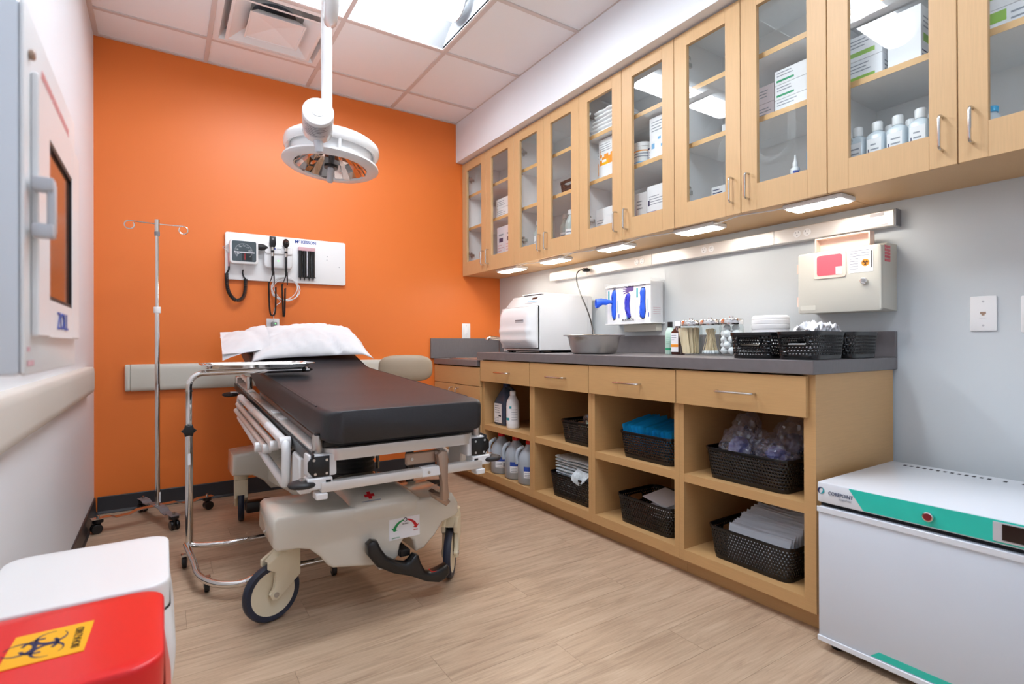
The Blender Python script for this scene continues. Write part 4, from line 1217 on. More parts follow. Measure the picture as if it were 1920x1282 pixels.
# bulb
ax = Matrix.Rotation(PI / 2, 3, 'Y')
MB().lathe([(0, -.005), (.019, -.002), (.022, .015), (.020, .032), (.012, .05), (.006, .062), (.005, .07), (0, .071)], (.52, YB - .065, 1.609), 20, axis=ax).build('inflation_bulb', 'black_rubber', bd, ang=70)
# charger
ch = MB().prism(rrect(.178, .150, .03, 6, .643, 1.552), XZ, YB - .0242, YB - .062, bev=.012, seg=3).build('charger_base', 'white_plastic', bd, ang=40)
MB().prism(rrect(.172, .055, .012, 4, .643, 1.600), XZ, YB - .050, YB - .074, bev=.006).build('cradle', 'white_gloss', ch, ang=40)
MB().box(.612, .622, YB - .0749, YB - .0741, 1.600, 1.610).build('blue_mark', 'print_blue', ch, smooth=False)
MB().box(.628, .655, YB - .0748, YB - .0741, 1.604, 1.607).build('print_line', 'print_grey', ch, smooth=False)
MB().cyl((.640, YB - .0615, 1.528), (.640, YB - .0632, 1.528), .005, n=10).build('indicator', 'led_green', ch)
def scope(name, x, head):
    yy = YB - .086
    h = MB().cyl((x, yy, 1.455), (x, yy, 1.552), .0085, n=14, bev=.002).build(name, 'black_plastic', bd)
    MB().cyl((x, yy, 1.552), (x, yy, 1.576), .0092, n=14).build('neck', 'steel', h)
    MB().cyl((x, yy, 1.576), (x, yy, 1.590), .0102, n=14).build('ring', 'black_plastic', h)
    MB().cyl((x, yy, 1.590), (x, yy, 1.612), .0088, n=14).build('neck', 'steel', h)
    if head:
        k = MB(); k.prism([(x - .014, 1.612), (x + .014, 1.612), (x + .020, 1.632), (x + .018, 1.682), (x - .018, 1.682), (x - .020, 1.632)], XZ, yy - .014, yy + .014, bev=.005)
        hh = k.build('scope_head', 'black_plastic', h)
        MB().prism(rrect(.014, .012, .002, 2, x, 1.665), XZ, yy - .0146, yy - .0142).build('aperture', 'mid_grey', hh, smooth=False)
    else:
        k = MB(); k.ball((x, yy, 1.645), .021, .024, .030, 18, 12)
        hh = k.build('scope_head', 'black_plastic', h)
        MB().cyl((x, yy - .020, 1.648), (x, yy - .042, 1.645), .012, .005, n=14).build('specula_cone', 'black_plastic', hh)
    MB().tube(smooth_path([(x, yy, 1.458), (x - .002, yy, 1.43), (x - .008, yy + .02, 1.40), (x - .014, yy + .03, 1.385)], 4), [.007, .006, .0055, .005, .0045, .004, .0035, .003, .0028, .0026, .0025, .0025, .0025], n=8).build('strain_relief', 'black_rubber', h)
    MB().tube([(x + .006, yy + .002, 1.455), (x + .012, yy + .02, 1.41), (x + .014, yy + .03, 1.37)], [.005, .004, .0026], n=8).build('strain_relief', 'black_rubber', h)
scope('ophthalmoscope', .602, True)
scope('otoscope', .684, False)
# tip dispenser
sp = MB().prism(rrect(.110, .026, .004, 3, .826, 1.625), XZ, YB - .0242, YB - .050, bev=.003).build('dispenser_top', 'print_pink', bd, smooth=False)
for k in range(4):
    x = .784 + .0265 * k + (.004 if k > 1 else 0)
    MB().cyl((x, YB - .040, 1.435), (x, YB - .040, 1.612), .0118, n=14).build('tip_tube', 'black_plastic', bd)
    MB().tube([(x, YB - .040, 1.438), (x, YB - .040, 1.428), (x, YB - .040, 1.41)], [.010, .005, .002], n=10).build('specula_tip', 'black_plastic', bd)
MB().box(.8235, .829, YB - .052, YB - .030, 1.44, 1.612).build('divider', 'grey_plastic', bd, smooth=False)
MB().box(.772, .884, YB - .045, YB - .035, 1.430, 1.436).build('bottom_plate', 'black_plastic', bd, smooth=False)
# coiled pressure hose
def coil(path, R, pitch, r, n=6):
    P = smooth_path(path, 12)
    L = [0]
    for i in range(1, len(P)): L.append(L[-1] + (P[i] - P[i - 1]).length)
    out = []; turns = int(L[-1] / pitch); steps = turns * 10
    j = 0
    for k in range(steps + 1):
        s = L[-1] * k / steps
        while j < len(L) - 2 and L[j + 1] < s: j += 1
        f = (s - L[j]) / max(1e-9, L[j + 1] - L[j])
        p = P[j].lerp(P[j + 1], f); t = (P[j + 1] - P[j]).normalized()
        a = Vector((0, 1, 0)); b = t.cross(a).normalized()
        an = 2 * PI * k / 10
        out.append(p + (a * math.cos(an) + b * math.sin(an)) * R)
    return MB().tube(out, r, n=n)
hs = coil([(.338, YB - .030, 1.43), (.345, YB - .032, 1.33), (.37, YB - .034, 1.275), (.40, YB - .034, 1.257), (.43, YB - .034, 1.275), (.445, YB - .032, 1.32), (.448, YB - .03, 1.40)], .0098, .0062, .0027, 5).build('coiled_hose', 'black_rubber', bd)
MB().tube(smooth_path([(.338, YB - .03, 1.43), (.350, YB - .03, 1.45), (.352, YB - .03, 1.475)], 4), .005, n=8).build('hose_end', 'black_rubber', hs)
MB().tube([(.352, YB - .03, 1.475), (.350, YB - .03, 1.56)], .005, n=8).build('hose_wand', 'print_pink', hs)
MB().tube([(.350, YB - .03, 1.56), (.318, YB - .03, 1.595), (.36, YB - .045, 1.62)], .0025, n=6).build('thin_line', 'grey_plastic', hs)
MB().tube(smooth_path([(.448, YB - .03, 1.40), (.436, YB - .03, 1.415), (.430, YB - .035, 1.44), (.434, YB - .04, 1.46)], 4), .0045, n=8).build('hose_end', 'black_rubber', hs)
MB().tube([(.434, YB - .04, 1.458), (.434, YB - .05, 1.495)], .0055, n=8).build('nozzle', 'white_plastic', hs)
# scope cords
for (x, w, zt, zb, xo) in ((.590, .036, 1.385, 1.165, .588), (.672, .012, 1.38, 1.160, .670)):
    pth = [(xo, YB - .045, zt), (xo - .003, YB - .045, zt - .03), (xo + .003, YB - .045, zb + .03), (xo + w * .5, YB - .045, zb), (xo + w, YB - .045, zb + .03), (xo + w + .004, YB - .045, zt - .03)]
    coil(pth, .0045, .0055, .0022, 5).build('coiled_cord', 'black_rubber', bd)
# low-voltage lead
pts = []
for k in range(0, 100):
    a = 2 * PI * k / 22 + .6
    r = .078 + .008 * math.sin(k * .31) + .004 * math.cos(k * .7)
    pts.append((.686 + r * 1.06 * math.cos(a) + .006 * math.sin(k * .11), YB - .031 - .003 * math.sin(k * .5), 1.343 + r * .98 * math.sin(a) + .005 * math.cos(k * .17)))
pts += smooth_path([pts[-1], (.66, YB - .025, 1.262), (.63, YB - .02, 1.23), (.618, YB - .02, 1.18), (.618, YB - .025, 1.1225)], 6)[1:]
tag(MB().tube(pts, .0026, n=6).build('power_lead', 'white_plastic', org=(.686, YB, 1.34)), 'white coiled lead looped on orange wall below the board', 'cord')
def duplex(t, f):
    MB().prism(rrect(.034, .068, .003, 2), f, .006, .008).build('socket', 'white_plastic', t)
plate('wall_plate', 'white outlet plate on orange wall just above the pillows', 'wall plate', (.616, YB, 1.085), XR_, (0, -1, 0), .08, .122, duplex)
ad = thing('power_adapter', 'grey plug-in adapter with green light above the pillows', 'adapter', (.618, YB - .02, 1.09))
MB().box(.602, .636, YB - .045, YB - .0085, 1.05, 1.122, .004, 2).build('body', 'mid_grey', ad)
MB().cyl((.625, YB - .0449, 1.112), (.625, YB - .0462, 1.112), .004, n=10).build('indicator', 'led_green', ad)

# ================================================================= helpers for stored goods
def patch(parent, face, box, u0, u1, v0, v1, m, name='print'):
    """flat print on a carton; F faces -x (u runs to -y), S faces -y (u runs to +x), T top"""
    x0, x1, y0, y1, z0, z1 = box
    b = MB(); e = .0004
    if face == 'F':
        ya, yb = y1 + (y0 - y1) * u0, y1 + (y0 - y1) * u1
        b.box(x0 - e, x0 - .00005, yb, ya, z0 + (z1 - z0) * v0, z0 + (z1 - z0) * v1)
    elif face == 'S':
        b.box(x0 + (x1 - x0) * u0, x0 + (x1 - x0) * u1, y0 - e, y0 - .00005, z0 + (z1 - z0) * v0, z0 + (z1 - z0) * v1)
    return b.build(name, m, parent, smooth=False)
def lines(parent, face, box, u0, u1, v0, v1, n, m='print_grey', seed=0):
    rr = random.Random(seed)
    for k in range(n):
        v = v1 - (v1 - v0) * (k + .5) / n
        h = (v1 - v0) / n * .3
        patch(parent, face, box, u0, u0 + (u1 - u0) * rr.uniform(.55, 1), v - h / 2, v + h / 2, m, 'print_line')
def carton(label, box, m='carton', name='carton', group=None, marks=(), cat='box'):
    t = thing(name, label, cat, ((box[0] + box[1]) / 2, (box[2] + box[3]) / 2, box[4]), group=group)
    MB().box(*box, .0012, 1).build('carton_body', m, t, smooth=False)
    for mk in marks:
        if mk[0] == 'L': lines(t, mk[1], box, *mk[2:])
        elif mk[0] == 'C':   # checker of small patches
            _, f, u0, u1, v0, v1, nx, nz, ms, sd = mk
            rr = random.Random(sd)
            for i in range(nx):
                for j in range(nz):
                    if rr.random() < .75:
                        patch(t, f, box, u0 + (u1 - u0) * i / nx, u0 + (u1 - u0) * (i + 1) / nx, v0 + (v1 - v0) * j / nz, v0 + (v1 - v0) * (j + 1) / nz, rr.choice(ms))
        else: patch(t, *mk[:1], box, *mk[1:])
    return t
def loft(mb, secs, c, n=4, mi=0, rz=0.0, cap=True):
    """secs: (z, w, d, r[, dx, dy])"""
    rows = []
    q = Matrix.Rotation(rz, 3, 'Z')
    for s in secs:
        z, w, d, r = s[:4]; dx, dy = (s[4], s[5]) if len(s) > 4 else (0, 0)
        r = min(r, w / 2 - 1e-5, d / 2 - 1e-5)
        rows.append([Vector(c) + q @ Vector((p[0] + dx, p[1] + dy, z)) for p in rrect(w, d, r, n)])
    k = len(rows[0])
    vs = [v for r in rows for v in r]
    fs = [(i * k + j, i * k + (j + 1) % k, (i + 1) * k + (j + 1) % k, (i + 1) * k + j) for i in range(len(rows) - 1) for j in range(k)]
    if cap: fs += [tuple(range(k - 1, -1, -1)), tuple(range((len(rows) - 1) * k, len(rows) * k))]
    return mb.add(vs, fs, mi)
def wrap_label(parent, c, r, z0, z1, a0, a1, m, name='label', n=14, e=.0005):
    """curved paper label round a cylinder, angles in degrees (180 faces -x)"""
    b = MB()
    b.grid(n, 2, lambda u, v: Vector((c[0] + (r + e) * math.cos(math.radians(a0 + (a1 - a0) * u)), c[1] + (r + e) * math.sin(math.radians(a0 + (a1 - a0) * u)), z0 + (z1 - z0) * v)))
    return b.build(name, m, parent)
def round_bottle(label, c, r, h, m, cap_m, name='bottle', neck=.4, cap_r=.5, group=None, lab=None, caph=.11):
    t = thing(name, label, 'bottle', c, group=group)
    z = c[2]
    MB().lathe([(r * .9, 0), (r, r * .12), (r, h * .66), (r * .95, h * .72), (r * (neck + .12), h * .84), (r * neck, h * .87), (r * neck, h * .92)], c, 24).build('body', m, t, ang=50)
    MB().lathe([(r * cap_r, h * (1 - caph)), (r * cap_r * 1.02, h * .99), (r * cap_r * .9, h), (0, h)], c, 18).build('cap', cap_m, t, ang=40)
    if lab:
        z0, z1, m2, ex = lab
        wrap_label(t, c, r, z + h * z0, z + h * z1, 165, 275, m2)
        for (a, b, mm) in ex: wrap_label(t, c, r + .0004, z + h * a, z + h * b, 175, 262, mm, 'label_band')
    return t

# ================================================================= goods in the wall cabinets
SH0, SH1, SH2 = 1.5465, 1.9225, 2.1875
carton('white carton alone on the middle shelf behind the first glass door', (2.2, 2.33, 3.70, 3.83, SH1, SH1 + .165), 'carton', marks=[('L', 'F', .1, .8, .1, .45, 4, 'print_grey', 1), ('F', .7, .95, .1, .3, 'print_pink')])
for k in range(2):
    carton(['lower flat white carton on the middle shelf, second glass door', 'upper flat white carton on the middle shelf, second glass door'][k], (2.13, 2.30, 3.29, 3.475, SH1 + .072 * k, SH1 + .071 + .072 * k), 'carton', marks=[('L', 'F', .1, .9, .2, .8, 3, 'print_grey', 3 + k)])
for k in range(2):
    y = 3.46 - .112 * k
    carton(['pale pink tall carton at left on the cabinet floor, second glass door', 'pale pink tall carton at right on the cabinet floor, second glass door', ''][k], (2.13, 2.28, y - .105, y, SH0, SH0 + .305), 'carton_pink', marks=[('F', .25, .85, .78, .82, 'print_grey'), ('F', .3, .8, .62, .72, 'print_navy'), ('L', 'F', .15, .9, .38, .58, 3, 'print_pink', 8 + k), ('F', .12, .9, .30, .36, 'print_red')])
round_bottle('clear bottle with white cap, alone on cabinet floor of third door', (2.21, 3.02, SH0), .042, .285, 'bottle_clear', 'white_plastic', neck=.45, cap_r=.55, lab=(.25, .62, 'label_white', [(.3, .34, 'print_navy'), (.45, .48, 'print_grey')]))
for k, (bx, by) in enumerate(((2.24, 2.765), (2.20, 2.66), (2.22, 2.585))):
    round_bottle(['clear capped bottle at the left, fourth glass door', 'clear capped bottle in the middle, fourth glass door', 'clear capped bottle at the right, fourth glass door'][k], (bx, by, SH0), .041, .285, 'bottle_clear', 'white_plastic', neck=.45, cap_r=.55, group='clear bottles behind the fourth door', lab=(.2, .55, 'label_white', [(.25, .33, 'print_sky'), (.40, .43, 'print_grey'), (.47, .5, 'print_grey')]))
# folded towels
def folded(label, c, w, d, h, m, group, seed, name='folded_towel', cat='towel', n=3):
    b = MB()
    for k in range(n):
        z = c[2] + h / n * k
        def f(u, v, z=z, k=k):
            a = 2 * PI * u
            x = w / 2 * math.copysign(abs(math.cos(a)) ** .35, math.cos(a))
            zz = h / n / 2 * (1 + math.copysign(abs(math.sin(a)) ** .7, math.sin(a)) * .98)
            return Vector((c[0] + x + .006 * noise.noise(Vector((v * 5, k * 3.1, seed))), c[1] + (v - .5) * d, z + zz + .006 * (noise.noise(Vector((x * 16, v * 5, seed))) + .3) * (k + 1) / n))
        i0 = len(b.V)
        b.grid(24, 9, f, closed_u=True)
        b.add([b.V[i0 + q] for q in range(24)], [tuple(range(24))]); b.add([b.V[i0 + 8 * 24 + q] for q in range(24)], [tuple(range(24))])
    o = b.build(name, m, org=c, ang=70)
    return tag(o, label, cat, group)
for k in range(3):
    folded(['folded white towel at the bottom of the upper shelf stack', 'folded white towel in the middle of the upper shelf stack', 'folded white towel topmost of the upper shelf stack'][k], Vector((2.22, 2.29 - .01 * k, SH2 + .047 * k)), .20, .20 - .02 * k, .045, 'towel', 'towels behind the fifth door', k * 2.3, n=2)
ora = ['print_orange', 'label_yellow', 'print_orange']
carton('white carton with orange squares, at left behind the fifth door', (2.19, 2.31, 2.345, 2.40, SH1, SH1 + .21), marks=[('C', 'F', .0, .9, .25, .6, 4, 4, ora, 4), ('L', 'F', .05, .8, .7, .95, 3, 'print_grey', 2)])
carton('tall white carton with orange squares, at right behind the fifth door', (2.14, 2.29, 2.20, 2.335, SH1, SH1 + .235), marks=[('C', 'F', .08, .85, .36, .62, 6, 4, ora, 5), ('L', 'F', .08, .8, .68, .9, 4, 'print_grey', 5), ('F', .08, .11, .6, .75, 'print_orange'), ('L', 'S', .2, .9, .3, .9, 6, 'print_grey', 6)])
carton('plain white low carton on the cabinet floor, fifth door', (2.15, 2.33, 2.18, 2.37, SH0, SH0 + .215), marks=[('L', 'F', .05, .45, .5, .72, 3, 'print_grey', 7)])
folded('soft white bundle behind the low carton, fifth door', Vector((2.36, 2.21, SH0)), .07, .10, .27, 'towel', None, 5.5, 'wrapped_bundle', 'bundle', 4)
# sixth door
blu = ['print_sky', 'print_sky', 'label_white']
carton('white carton with pale blue squares, on the middle shelf, sixth door', (2.14, 2.30, 1.80, 1.945, SH1, SH1 + .225), marks=[('C', 'F', .1, .95, .28, .52, 6, 4, blu, 9), ('L', 'F', .1, .8, .65, .92, 4, 'print_grey', 9)])
t = thing('tub', 'white round tub with printed label, middle shelf, sixth door', 'tub', (2.19, 2.035, SH1))
MB().lathe([(.052, 0), (.054, .005), (.054, .11)], (2.19, 2.035, SH1), 28).build('body', 'white_plastic', t)
MB().lathe([(.056, .108), (.056, .128), (.052, .131), (0, .131)], (2.19, 2.035, SH1), 28).build('lid', 'white_plastic', t)
for k, (z, mm) in enumerate(((.08, 'print_orange'), (.065, 'print_grey'), (.05, 'print_grey'), (.02, 'print_sky'))): wrap_label(t, (2.19, 2.035, 0), .054, SH1 + z, SH1 + z + .006, 150, 280, mm, 'label_band')
carton('small white carton with navy edge beside the round tub', (2.16, 2.26, 1.950, 1.975, SH1, SH1 + .085), marks=[('F', 0, .2, 0, 1, 'print_navy'), ('F', 0, 1, .9, 1, 'print_navy'), ('L', 'F', .3, .9, .3, .8, 3, 'print_grey', 3)])
carton('white carton with blue base at left, cabinet floor, sixth door', (2.14, 2.28, 1.965, 2.045, SH0, SH0 + .23), marks=[('F', 0, 1, .38, .48, 'print_blue'), ('L', 'F', .1, .8, .6, .85, 3, 'print_grey', 4)])
carton('white carton with blue base at right, cabinet floor, sixth door', (2.13, 2.28, 1.80, 1.955, SH0, SH0 + .245), marks=[('F', 0, .4, .38, .46, 'print_blue'), ('L', 'F', .1, .8, .58, .8, 4, 'print_grey', 14), ('F', .05, .12, .58, .7, 'print_navy')])
for k in range(3):
    folded(['folded white cloth lowest in the stack behind sixth door', 'folded white cloth middle of the stack behind sixth door', 'folded white cloth top of the stack behind sixth door'][k], Vector((2.34, 2.0, SH0 + .09 * k)), .12, .28, .088, 'towel', 'cloths behind the sixth door', 2 + k * 1.7, 'folded_cloth', 'cloth', 2)
# seventh and eighth door
carton('small plain white carton on the middle shelf, seventh door', (2.2, 2.27, 1.44, 1.555, SH1, SH1 + .075))
carton('small printed carton on the cabinet floor, seventh door', (2.19, 2.25, 1.53, 1.605, SH0, SH0 + .165), marks=[('L', 'F', .1, .9, .6, .95, 4, 'print_navy', 21)])
for k in range(3):
    carton(['white and green carton, lowest of the stack, eighth door', 'white and green carton, middle of the stack, eighth door', 'white and green carton, top of the stack, eighth door'][k], (2.145, 2.29, 1.10, 1.262, SH1 + .061 * k, SH1 + .060 + .061 * k), 'carton', 'carton', 'green striped cartons behind the eighth door', [('F', .05, .5, .18, .32, 'print_green'), ('L', 'F', .06, .7, .5, .9, 2, 'print_grey', 30 + k), ('S', .05, .3, .1, .3, 'print_green'), ('L', 'S', .2, .9, .4, .9, 3, 'print_grey', 33 + k)])
for k in range(2):
    carton(['pale grey carton, lower of two beside the green stack', 'pale grey carton, upper of two beside the green stack'][k], (2.16, 2.27, 1.275, 1.385, SH1 + .076 * k, SH1 + .075 + .076 * k), 'carton_pink', marks=[('L', 'F', .4, .9, .3, .8, 3, 'print_grey', 40 + k)] + ([('F', .7, .85, .1, .3, 'print_red')] if k == 0 else []))
t = thing('dropper_bottle', 'small white dropper bottle with blue label on cabinet floor', 'bottle', (2.15, 1.18, SH0))
MB().lathe([(.017, 0), (.018, .1), (.018, .125), (.016, .135), (.008, .140)], (2.15, 1.18, SH0), 18).build('body', 'white_plastic', t)
MB().lathe([(.010, .139), (.010, .158), (.005, .165), (.0035, .188), (0, .19)], (2.15, 1.18, SH0), 14).build('dropper_tip', 'white_plastic', t)
wrap_label(t, (2.15, 1.18, 0), .018, SH0 + .105, SH0 + .122, 180, 260, 'print_blue')
carton('slim bright blue carton standing right of the dropper bottle', (2.15, 2.20, 1.10, 1.135, SH0, SH0 + .19), 'wrap_blue', marks=[('F', .1, .9, .6, .68, 'label_white')])
# ninth door: bottles and cartons
for k, y in enumerate((.948, .884, .820, .753)):
    for r in range(2):
        if r and k == 0: continue
        nm = ['farthest', 'second farthest', 'second nearest', 'nearest'][k] + (' squat bottle with white cap in the front row, ninth door' if not r else ' squat bottle in the back row, ninth door')
        t = thing('squat_bottle', nm, 'bottle', (2.155 + .075 * r, y, SH0), group='squat bottles behind the ninth door')
        c = (2.155 + .075 * r, y + .0 - .012 * r, SH0)
        b = MB(); loft(b, [(0, .052, .054, .008), (.004, .055, .057, .01), (.168, .055, .057, .01), (.178, .046, .048, .016), (.184, .03, .03, .015), (.19, .028, .028, .014)], c); b.build('body', 'bottle_ice', t, ang=50)
        MB().lathe([(.0165, .186), (.017, .215), (.015, .219), (0, .219)], c, 18).build('cap', 'white_plastic', t)
        bx_ = (c[0] - .0277, c[0] + .0277, c[1] - .0287, c[1] + .0287, SH0, SH0 + .168)
        if not r:
            patch(t, 'F', bx_, .10, .90, .3, .93, 'label_white', 'label')
            bx2 = (bx_[0] - .0005, *bx_[1:])
            patch(t, 'F', bx2, .16, .22, .5, .72, 'print_navy', 'label_bar'); lines(t, 'F', bx2, .3, .8, .45, .85, 4, 'print_grey', k)
lime = ('F', 0, .8, .18, .36, 'print_lime')
for k in range(2):
    carton(['white and lime carton, lower left on shelf, ninth door', 'white and lime carton, upper left on shelf, ninth door'][k], (2.15, 2.33, .865, .985, SH1 + .091 * k, SH1 + .09 + .091 * k), marks=[lime, ('L', 'F', .08, .8, .5, .9, 3, 'print_grey', 50 + k), ('L', 'S', .1, .9, .3, .8, 3, 'print_grey', 55 + k)])
carton('big plain white carton with lime stripe on its side, ninth door', (2.14, 2.32, .745, .845, SH1, SH1 + .195), marks=[('S', .1, .6, .38, .52, 'print_lime'), ('L', 'S', .1, .9, .6, .85, 3, 'print_grey', 61), ('S', .5, 1, .1, .28, 'print_lime'), ('L', 'S', .05, .4, .1, .25, 2, 'print_navy', 62)])
for k in range(2):
    carton(['white carton low on shelf behind the tenth door', 'white carton with lime mark stacked high behind the tenth door'][k], (2.15, 2.33, .40, .60, SH1 + .075 * k, SH1 + .074 + .075 * k), marks=[('F', 0, .35, .45, .9, 'print_lime'), ('L', 'F', .4, .9, .3, .8, 2, 'print_grey', 70 + k)])
round_bottle('blue tinted bottle low in the corner behind the tenth door', (2.17, .575, SH0), .034, .16, 'bottle_ice', 'wrap_blue', neck=.5, cap_r=.6)
# ================================================================= woven plastic baskets
def basket(label, x0, x1, y0, y1, z0, h, hand='Y', m='basket_black', name='storage_basket', cell=.0125, group=None):
    t = thing(name, label, 'basket', ((x0 + x1) / 2, (y0 + y1) / 2, z0), group=group)
    cx_, cy_, W, D = (x0 + x1) / 2, (y0 + y1) / 2, x1 - x0, y1 - y0
    r = .035
    def ring(z):
        k = .90 + .10 * (z / h)
        return k
    # perimeter parametrisation of the top outline
    base = rrect(W - .012, D - .012, r, 8)
    P = [Vector((p[0], p[1], 0)) for p in base]
    L = [0]
    for i in range(len(P)): L.append(L[-1] + (P[(i + 1) % len(P)] - P[i]).length)
    tot = L[-1]
    def at(s, z):
        s = (s % 1.0) * tot
        lo, hi = 0, len(P)
        while hi - lo > 1:
            md = (lo + hi) // 2
            if L[md] <= s: lo = md
            else: hi = md
        f = (s - L[lo]) / max(1e-9, L[lo + 1] - L[lo])
        p = P[lo].lerp(P[(lo + 1) % len(P)], f)
        k = ring(z)
        kx = 1 - (1 - k) * .9; 
        return Vector((cx_ + p.x * kx, cy_ + p.y * kx, z0 + z))
    N = int(tot / cell); zb, zt = .014, h - .012
    M = max(4, int((zt - zb) / (cell * .9)))
    b = MB()
    hz0, hz1, hw = h * .52, h * .80, .046
    def in_handle(p, z):
        q = (p.x - cx_, p.y - cy_)
        if hand == 'Y': return abs(q[0]) < hw and abs(abs(q[1]) - D / 2) < .03 and hz0 < z < hz1
        return abs(q[1]) < hw and abs(abs(q[0]) - W / 2) < .03 and hz0 < z < hz1
    for j in range(M):
        za, zc_ = zb + (zt - zb) * j / M, zb + (zt - zb) * (j + 1) / M
        for i in range(N):
            s0, s1 = (i + .5 * (j % 2)) / N, (i + 1 + .5 * (j % 2)) / N
            zm = (za + zc_) / 2; sm = (s0 + s1) / 2
            pm = at(sm, zm)
            if in_handle(pm, zm): continue
            A, B, C_, D_ = at(s0, za), at(s1, za), at(s1, zc_), at(s0, zc_)
            ds, dz = (s1 - s0) * .27, (zc_ - za) * .27
            inw = Vector((cx_ - pm.x, cy_ - pm.y, 0)).normalized() * .0022
            p_, q_, r_, s_ = at(sm, zm - dz) + inw, at(sm + ds, zm) + inw, at(sm, zm + dz) + inw, at(sm - ds, zm) + inw
            b.add([A, B, C_, D_, p_, q_, r_, s_], [(0, 1, 4), (1, 5, 4), (1, 2, 5), (2, 6, 5), (2, 3, 6), (3, 7, 6), (3, 0, 7), (0, 4, 7)])
    o = b.build('woven_wall', m, t, smooth=False)
    sm_ = o.modifiers.new('thickness', 'SOLIDIFY'); sm_.thickness = .0022; sm_.offset = -1
    nS = 64
    b = MB()
    def band(u, v):
        prof = [(h - .013, 1.0), (h - .013, 1.012), (h - .002, 1.022), (h, 1.016), (h - .001, .995), (h - .013, .99)]
        i = int(round(v * 5)); z, k = prof[i]
        p = at(u, h)
        return Vector((cx_ + (p.x - cx_) * k, cy_ + (p.y - cy_) * k, z0 + z))
    b.grid(nS, 6, band, closed_u=True); b.build('rim', m, t, ang=40)
    b = MB()
    b.grid(nS, 2, lambda u, v: at(u, .0005 + .0145 * v), closed_u=True)
    b.add([at(i / nS, .002) for i in range(nS)], [tuple(range(nS))])
    b.build('bottom', m, t, ang=40)
    for sg in (-1, 1):
        pts = []
        for (u, v) in rrect(2 * hw + .004, (hz1 - hz0) + .006, (hz1 - hz0) / 2 - .001, 6):
            z = (hz0 + hz1) / 2 + v
            kx = 1 - (1 - ring(z)) * .9
            if hand == 'Y': pts.append(Vector((cx_ + u, cy_ + sg * (D / 2 - .006) * kx, z0 + z)))
            else: pts.append(Vector((cx_ + sg * (W / 2 - .006) * kx, cy_ + u, z0 + z)))
        MB().tube(pts, .0045, n=6, closed=True).build('handle', m, t)
    return t
SHF, DK = .4304, .1154
basket('black woven basket with clear bagged tubing, middle shelf', 1.835, 2.19, 2.065, 2.345, SHF, .125)
basket('black woven basket under the folded patterned gowns', 1.835, 2.10, 2.070, 2.445, DK, .135)
basket('black woven basket packed with bright blue pouches', 1.835, 2.12, 1.552, 1.885, SHF, .125)
basket('black woven basket with a few white papers inside', 1.835, 2.12, 1.556, 1.905, DK, .135)
basket('black woven basket heaped with clear plastic bags', 1.835, 2.13, 1.035, 1.40, SHF, .125)
basket('black woven basket filled with pale sealed packets', 1.835, 2.13, 1.025, 1.385, DK, .130)
g3 = 'small baskets on the worktop'
basket('small black basket on worktop, beside the cotton jar', 1.835, 2.07, 1.092, 1.288, .9145, .098, 'X', group=g3)
basket('small black basket on worktop corner holding white tissue', 1.808, 2.045, .927, 1.085, .9145, .098, 'X', group=g3)
basket('small black basket on worktop, hard against the wall', 2.060, 2.30, .927, 1.085, .9145, .098, 'X', group=g3)
basket('dark brown basket inside the wall cabinet, fourth glass door', 2.13, 2.30, 2.50, 2.72, 1.9225, .085, 'X', 'basket_brown')

# ---- crumpled film bags
def blob(c, rx, ry, rz, seed, amp=.25, sub=4, fr=3.0, flat=None):
    b = bmesh.new()
    bmesh.ops.create_icosphere(b, subdivisions=sub, radius=1)
    for v in b.verts:
        n_ = v.co.normalized()
        d = 1 + amp * noise.noise(n_ * fr + Vector((seed, seed * 2, 0))) + amp * .7 * abs(noise.noise(n_ * fr * 2.3 + Vector((seed, 0, 5)))) + amp * .35 * abs(noise.noise(n_ * fr * 5 + Vector((0, seed, 5))))
        v.co = Vector((n_.x * rx * d, n_.y * ry * d, n_.z * rz * d)) + Vector(c)
        if flat is not None and v.co.z < flat: v.co.z = flat + (v.co.z - flat) * .05
    return MB().bm(b)
def film_bag(label, c, r, seed, inner='wrap_white', im=.62, flat=None):
    t = thing('plastic_bag', label, 'bag', c, group='clear bags in the basket')
    blob(c, r[0] * 1.02, r[1] * 1.08, r[2], seed, .42, 4, 1.9, flat).build('film', 'bag_film', t, ang=14)
    blob((c[0], c[1], c[2] - r[2] * .2), r[0] * im, r[1] * im, r[2] * im, seed + 7, .3, 3, 2.5, flat + .002 if flat else None).build('folded_contents', inner, t, ang=40)
mat('mask_blue', (96, 104, 168), 0.6, var=.3, vscale=40)
mat('mask_dark', (92, 88, 98), 0.5, var=.3, vscale=40)
fb = SHF + .02
film_bag('clear bag at left front of the heaped basket', (1.935, 1.295, .565), (.062, .062, .060), 1.2, 'mask_blue', flat=.505)
film_bag('clear bag at right front of the heaped basket', (1.935, 1.135, .560), (.062, .058, .05), 4.7, 'mask_blue', flat=.505)
film_bag('clear bag in the middle of the heaped basket', (1.985, 1.215, .565), (.05, .05, .055), 9.3, 'mask_dark', flat=.505)
film_bag('clear bag at left back, standing tallest', (2.04, 1.33, .60), (.05, .045, .075), 13.1, 'mask_dark', .5, flat=.505)
film_bag('clear bag at right back of the heaped basket', (2.05, 1.13, .60), (.06, .06, .07), 17.9, 'mask_dark', .5, flat=.505)
